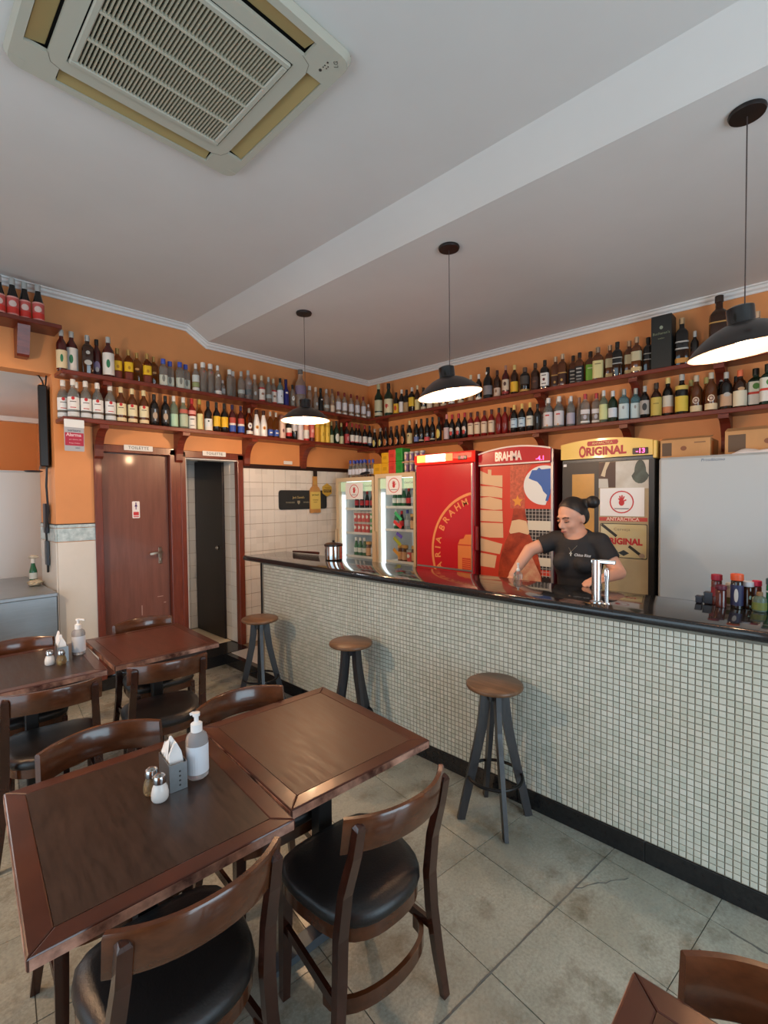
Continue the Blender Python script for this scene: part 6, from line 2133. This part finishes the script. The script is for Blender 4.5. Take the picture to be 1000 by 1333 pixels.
# ------------------------------------------------------------------ the woman behind the bar
def capsule(bm, p0, p1, r0, r1, n=14, flat=1.0, side=None):
    """Tapered capsule from p0 to p1; flat squeezes the section along `side`'s perpendicular."""
    p0, p1 = Vector(p0), Vector(p1)
    d = p1 - p0
    L = d.length
    z = d.normalized()
    x = Vector(side or (0, 1, 0))
    x = (x - z * x.dot(z))
    if x.length < 1e-4:
        x = Vector((1, 0, 0)) - z * z.x
    x.normalize()
    y = z.cross(x)
    prof = [(0, -r0)]
    for k in range(1, 5):
        a = -PI / 2 + PI / 2 * k / 4
        prof.append((r0 * math.cos(a), r0 * math.sin(a)))
    for k in range(0, 4):
        a = PI / 2 * k / 4
        prof.append((r1 * math.cos(a), L + r1 * math.sin(a)))
    prof.append((0, L + r1))
    b2 = BM()
    lathe(b2, prof, n)
    M4 = Matrix((x, y * flat, z)).transposed().to_4x4()
    M4.translation = p0
    b2.transform(M4)
    me = bpy.data.meshes.new('tmp')
    b2.to_mesh(me)
    b2.free()
    bm.from_mesh(me)
    bpy.data.meshes.remove(me)


def ellipsoid(bm, c, r, frame=None):
    b2 = BM()
    bmesh.ops.create_uvsphere(b2, u_segments=18, v_segments=12, radius=1)
    m4 = (frame.to_4x4() if frame else Matrix.Identity(4)) @ Matrix.Diagonal((*r, 1))
    m4.translation = Vector(c)
    b2.transform(m4)
    me = bpy.data.meshes.new('tmp')
    b2.to_mesh(me)
    b2.free()
    bm.from_mesh(me)
    bpy.data.meshes.remove(me)


def remeshed(jobs):
    """Fuse each bmesh of overlapping solids into one continuous surface."""
    tmp = []
    for bm, vox, sm in jobs:
        bmesh.ops.recalc_face_normals(bm, faces=bm.faces)
        me = bpy.data.meshes.new('fuse')
        bm.to_mesh(me)
        bm.free()
        o = bpy.data.objects.new('fuse', me)
        COL.objects.link(o)
        m = o.modifiers.new('r', 'REMESH')
        m.mode = 'VOXEL'
        m.voxel_size = vox
        s = o.modifiers.new('s', 'SMOOTH')
        s.factor, s.iterations = .5, sm
        tmp.append(o)
    dg = bpy.context.evaluated_depsgraph_get()
    out = []
    for o in tmp:
        out.append(bpy.data.meshes.new_from_object(o.evaluated_get(dg)))
    for o in tmp:
        me = o.data
        bpy.data.objects.remove(o)
        bpy.data.meshes.remove(me)
    return out


# head frame: columns left, forward, up (forward looks along the bar's far side and down)
hf = Vector((-.90, .34, -.27)).normalized()
hl = Vector((0, 0, 1)).cross(hf).normalized()
hu = hf.cross(hl).normalized()
hl = -hl if hl.y > 0 else hl
HR = Matrix((hl, hf, hu)).transposed()
HC = Vector((2.945, 1.178, 1.468))
def hd_(l, f, u):
    return HC + hl * l + hf * f + hu * u
SHR, SHL = Vector((2.965, 1.292, 1.318)), Vector((2.965, 1.018, 1.318))
ELR, WRR = Vector((2.865, 1.418, 1.255)), Vector((2.748, 1.474, 1.105))
ELL, WRL = Vector((2.935, .900, 1.150)), Vector((2.785, .932, 1.134))

def hand(bm, w, d, up, side, curl):
    """Palm with four unequal bent fingers and a thumb leaving its side."""
    d, up, side = Vector(d).normalized(), Vector(up).normalized(), Vector(side).normalized()
    palm = w + d * .042
    capsule(bm, w + d * .01, w + d * .066, .024, .030, flat=.55, side=side)
    for k, (off, ln) in enumerate(((-.027, .058), (-.009, .068), (.009, .064), (.026, .050))):
        b = w + d * .075 + side * off
        m = b + (d * math.cos(curl) - up * math.sin(curl)) * ln * .5
        e = m + (d * math.cos(2.1 * curl) - up * math.sin(2.1 * curl)) * ln * .5
        capsule(bm, b - d * .02, m, .0092, .0085, 8)
        capsule(bm, m, e, .0085, .0072, 8)
    t0 = w + d * .028 - side * .024
    t1 = t0 + (d * .6 - side * .8).normalized() * .034
    t2 = t1 + (d * .95 - side * .25 - up * .2).normalized() * .028
    capsule(bm, t0, t1, .012, .0105, 8)
    capsule(bm, t1, t2, .0105, .008, 8)

bm = BM()
# head: skull, face, jaw, nose, brow, lips, ears
ellipsoid(bm, hd_(0, -.012, .024), (.074, .096, .092), HR)
ellipsoid(bm, hd_(0, .030, -.030), (.058, .060, .078), HR)
ellipsoid(bm, hd_(0, .058, -.088), (.026, .026, .022), HR)
ellipsoid(bm, hd_(0, .078, .022), (.048, .012, .014), HR)
for s in (-1, 1):
    ellipsoid(bm, hd_(s * .036, .056, -.034), (.020, .026, .022), HR)
    ellipsoid(bm, hd_(s * .072, -.012, -.012), (.009, .018, .030), HR)
    ellipsoid(bm, hd_(s * .040, .010, -.075), (.018, .040, .020), HR)
capsule(bm, hd_(0, .086, .006), hd_(0, .107, -.030), .009, .0115, 10)
ellipsoid(bm, hd_(0, .096, -.036), (.017, .012, .009), HR)
ellipsoid(bm, hd_(0, .086, -.060), (.022, .012, .008), HR)
ellipsoid(bm, hd_(0, .084, -.070), (.020, .012, .009), HR)
# neck and trunk
capsule(bm, (2.968, 1.148, 1.30), hd_(0, -.022, -.085), .054, .050, 16)
capsule(bm, (2.985, 1.145, .98), (2.975, 1.148, 1.20), .118, .118, 18, flat=.72, side=(0, 1, 0))
capsule(bm, (2.975, 1.15, 1.18), (2.972, 1.15, 1.275), .138, .128, 18, flat=.70, side=(0, 1, 0))
capsule(bm, SHR, SHL, .056, .056, 16)
capsule(bm, (2.99, 1.145, .90), (2.99, 1.145, .96), .150, .135, 18, flat=.75, side=(0, 1, 0))
for s, (e, w, sh) in ((1, (ELR, WRR, SHR)), (-1, (ELL, WRL, SHL))):
    capsule(bm, sh, e, .050, .040)
    capsule(bm, e, w, .041, .027)
    hx = 2.99
    capsule(bm, (hx, 1.145 + s * .080, .86), (hx - .01, 1.145 + s * .085, .50), .084, .056)
    capsule(bm, (hx - .01, 1.145 + s * .085, .50), (hx + .02, 1.145 + s * .085, .16), .055, .036)
    capsule(bm, (hx + .03, 1.145 + s * .085, .132), (hx - .13, 1.145 + s * .095, .124), .034, .026)
hand(bm, WRR, (WRR - ELR).normalized() + Vector((-.15, 0, -.1)), (-.6, .5, .7), (.6, .75, .2), .35)
hand(bm, WRL, Vector((-.80, .48, -.06)), (0, 0, 1), (.42, .85, 0), .30)
# t-shirt
bs = BM()
G = .009
capsule(bs, (2.985, 1.145, .94), (2.975, 1.148, 1.20), .128 + G, .122 + G, 20, flat=.76, side=(0, 1, 0))
capsule(bs, (2.972, 1.15, 1.17), (2.970, 1.15, 1.272), .140 + G, .130 + G, 20, flat=.74, side=(0, 1, 0))
capsule(bs, SHR, SHL, .054 + G, .054 + G, 18)
for sh, e, k in ((SHR, ELR, .50), (SHL, ELL, .50)):
    capsule(bs, sh, sh + (e - sh) * k, .049 + G, .050 + G, 16)
for s in (-1, 1):
    ellipsoid(bs, (2.895, 1.148 + s * .066, 1.19), (.058, .062, .060))
# trousers
bp = BM()
capsule(bp, (2.99, 1.145, .88), (2.99, 1.145, .93), .156, .142, 18, flat=.80, side=(0, 1, 0))
for s in (-1, 1):
    hx = 2.99
    capsule(bp, (hx, 1.145 + s * .080, .86), (hx - .01, 1.145 + s * .085, .50), .094, .068)
    capsule(bp, (hx - .01, 1.145 + s * .085, .50), (hx + .02, 1.145 + s * .085, .19), .068, .054)
# hair: cap pulled back from the forehead into a bun
bh = BM()
ellipsoid(bh, hd_(0, -.016, .032), (.079, .0985, .0955), HR)
ellipsoid(bh, hd_(0, -.062, -.004), (.068, .054, .070), HR)
BUN = Vector((3.0, 1.072, 1.562))
ellipsoid(bh, BUN, (.040, .042, .040))
capsule(bh, hd_(0, -.07, .06), BUN, .036, .028)
skin_me, shirt_me, trs_me, hair_me = remeshed([(bm, .0058, 5), (bs, .0075, 6), (bp, .012, 4), (bh, .0065, 3)])

# trim the shirt: open neckline and clean sleeve cuffs are cut away above/beyond these planes
def cuff(sh, e, k):
    p = sh + (e - sh) * k
    d = (e - sh).normalized()
    return lambda v: (v - p).dot(d) > 0 and (v - p).length < .12
def neckhole(v):
    q = Vector(v) - Vector((2.940, 1.152, 1.372))
    return (q.x / .078) ** 2 + (q.y / .070) ** 2 + (q.z / .058) ** 2 < 1
def trim2(me, tests):
    b = BM()
    b.from_mesh(me)
    dead = [v for v in b.verts if any(t(v.co) for t in tests)]
    bmesh.ops.delete(b, geom=dead, context='VERTS')
    rim = {v: [e.other_vert(v) for e in v.link_edges if e.is_boundary] for v in b.verts if any(e.is_boundary for e in v.link_edges)}
    for _ in range(14):
        new = {v: v.co * .4 + (nb[0].co + nb[1].co) * .3 for v, nb in rim.items() if len(nb) == 2}
        for v, co in new.items():
            v.co = co
    b.to_mesh(me)
    b.free()
trim2(shirt_me, [cuff(SHR, ELR, .62), cuff(SHL, ELL, .62), neckhole])
def hairline(v):
    q = Vector(v) - HC
    l, f, u = q.dot(hl), q.dot(hf), q.dot(hu)
    return f > .072 - max(0, (.098 - u)) * .84 and (Vector(v) - BUN).length > .06
trim2(hair_me, [hairline])

SKIN = M(srgb(212, 158, 132), .5, noise=.1, nscale=18, col2=srgb(196, 128, 104))
SHIRT = M((.016, .016, .018), .75, bump=.1, nscale=14)
person = link('person', skin_me, SKIN, None, 80)
tag(person, 'person in a black t-shirt with hair in a bun, working behind the bar', 'person')
link('tshirt', shirt_me, SHIRT, person, 80)
link('trousers', trs_me, M((.02, .022, .03), .8), person, 80)
link('hair', hair_me, M((.014, .011, .010), .45), person, 80)
DK = M((.02, .012, .010), .5)
for s in (-1, 1):
    bm = BM()
    sweep(bm, [hd_(s * .014, .092, .020), hd_(s * .030, .089, .026), hd_(s * .048, .074, .020)], circ(.0034, 6))
    build('eyebrow', bm, DK, person, True)
    bm = BM()
    ellipsoid(bm, hd_(s * .031, .078, .000), (.013, .009, .008), HR)
    eb = build('eye', bm, M(srgb(176, 118, 92), .5), person, True)
    bm = BM()
    sweep(bm, [hd_(s * .018, .086, -.004), hd_(s * .031, .0885, -.007), hd_(s * .046, .077, -.003)], circ(.0022, 6))
    build('eyelashes', bm, DK, eb, True)
bm = BM()
sweep(bm, [hd_(-.021, .090, -.063), hd_(0, .100, -.064), hd_(.021, .090, -.063)], circ(.0050, 8), scales=[.4, 1, .4])
build('lips', bm, M(srgb(164, 84, 76), .45), person, True)
CH = M(srgb(206, 196, 176), .25, .9)
bm = BM()
sweep(bm, [(2.905, 1.195, 1.335), (2.878, 1.180, 1.300), (2.8635, 1.150, 1.262), (2.876, 1.118, 1.300), (2.903, 1.100, 1.335)], circ(.0014, 6))
build('necklace', bm, CH, person, True)
bm = BM()
box(bm, 2.8575, 2.861, 1.1475, 1.1525, 1.236, 1.262)
box(bm, 2.8575, 2.861, 1.142, 1.158, 1.250, 1.255)
build('pendant', bm, CH, person)
me = textmesh('Chico Rios', .022, shear=.25, bold=.0004)
me.transform(F_B)
link('shirt_lettering', me, M(srgb(206, 206, 206), .6), person, loc=(2.842, 1.075, 1.247))
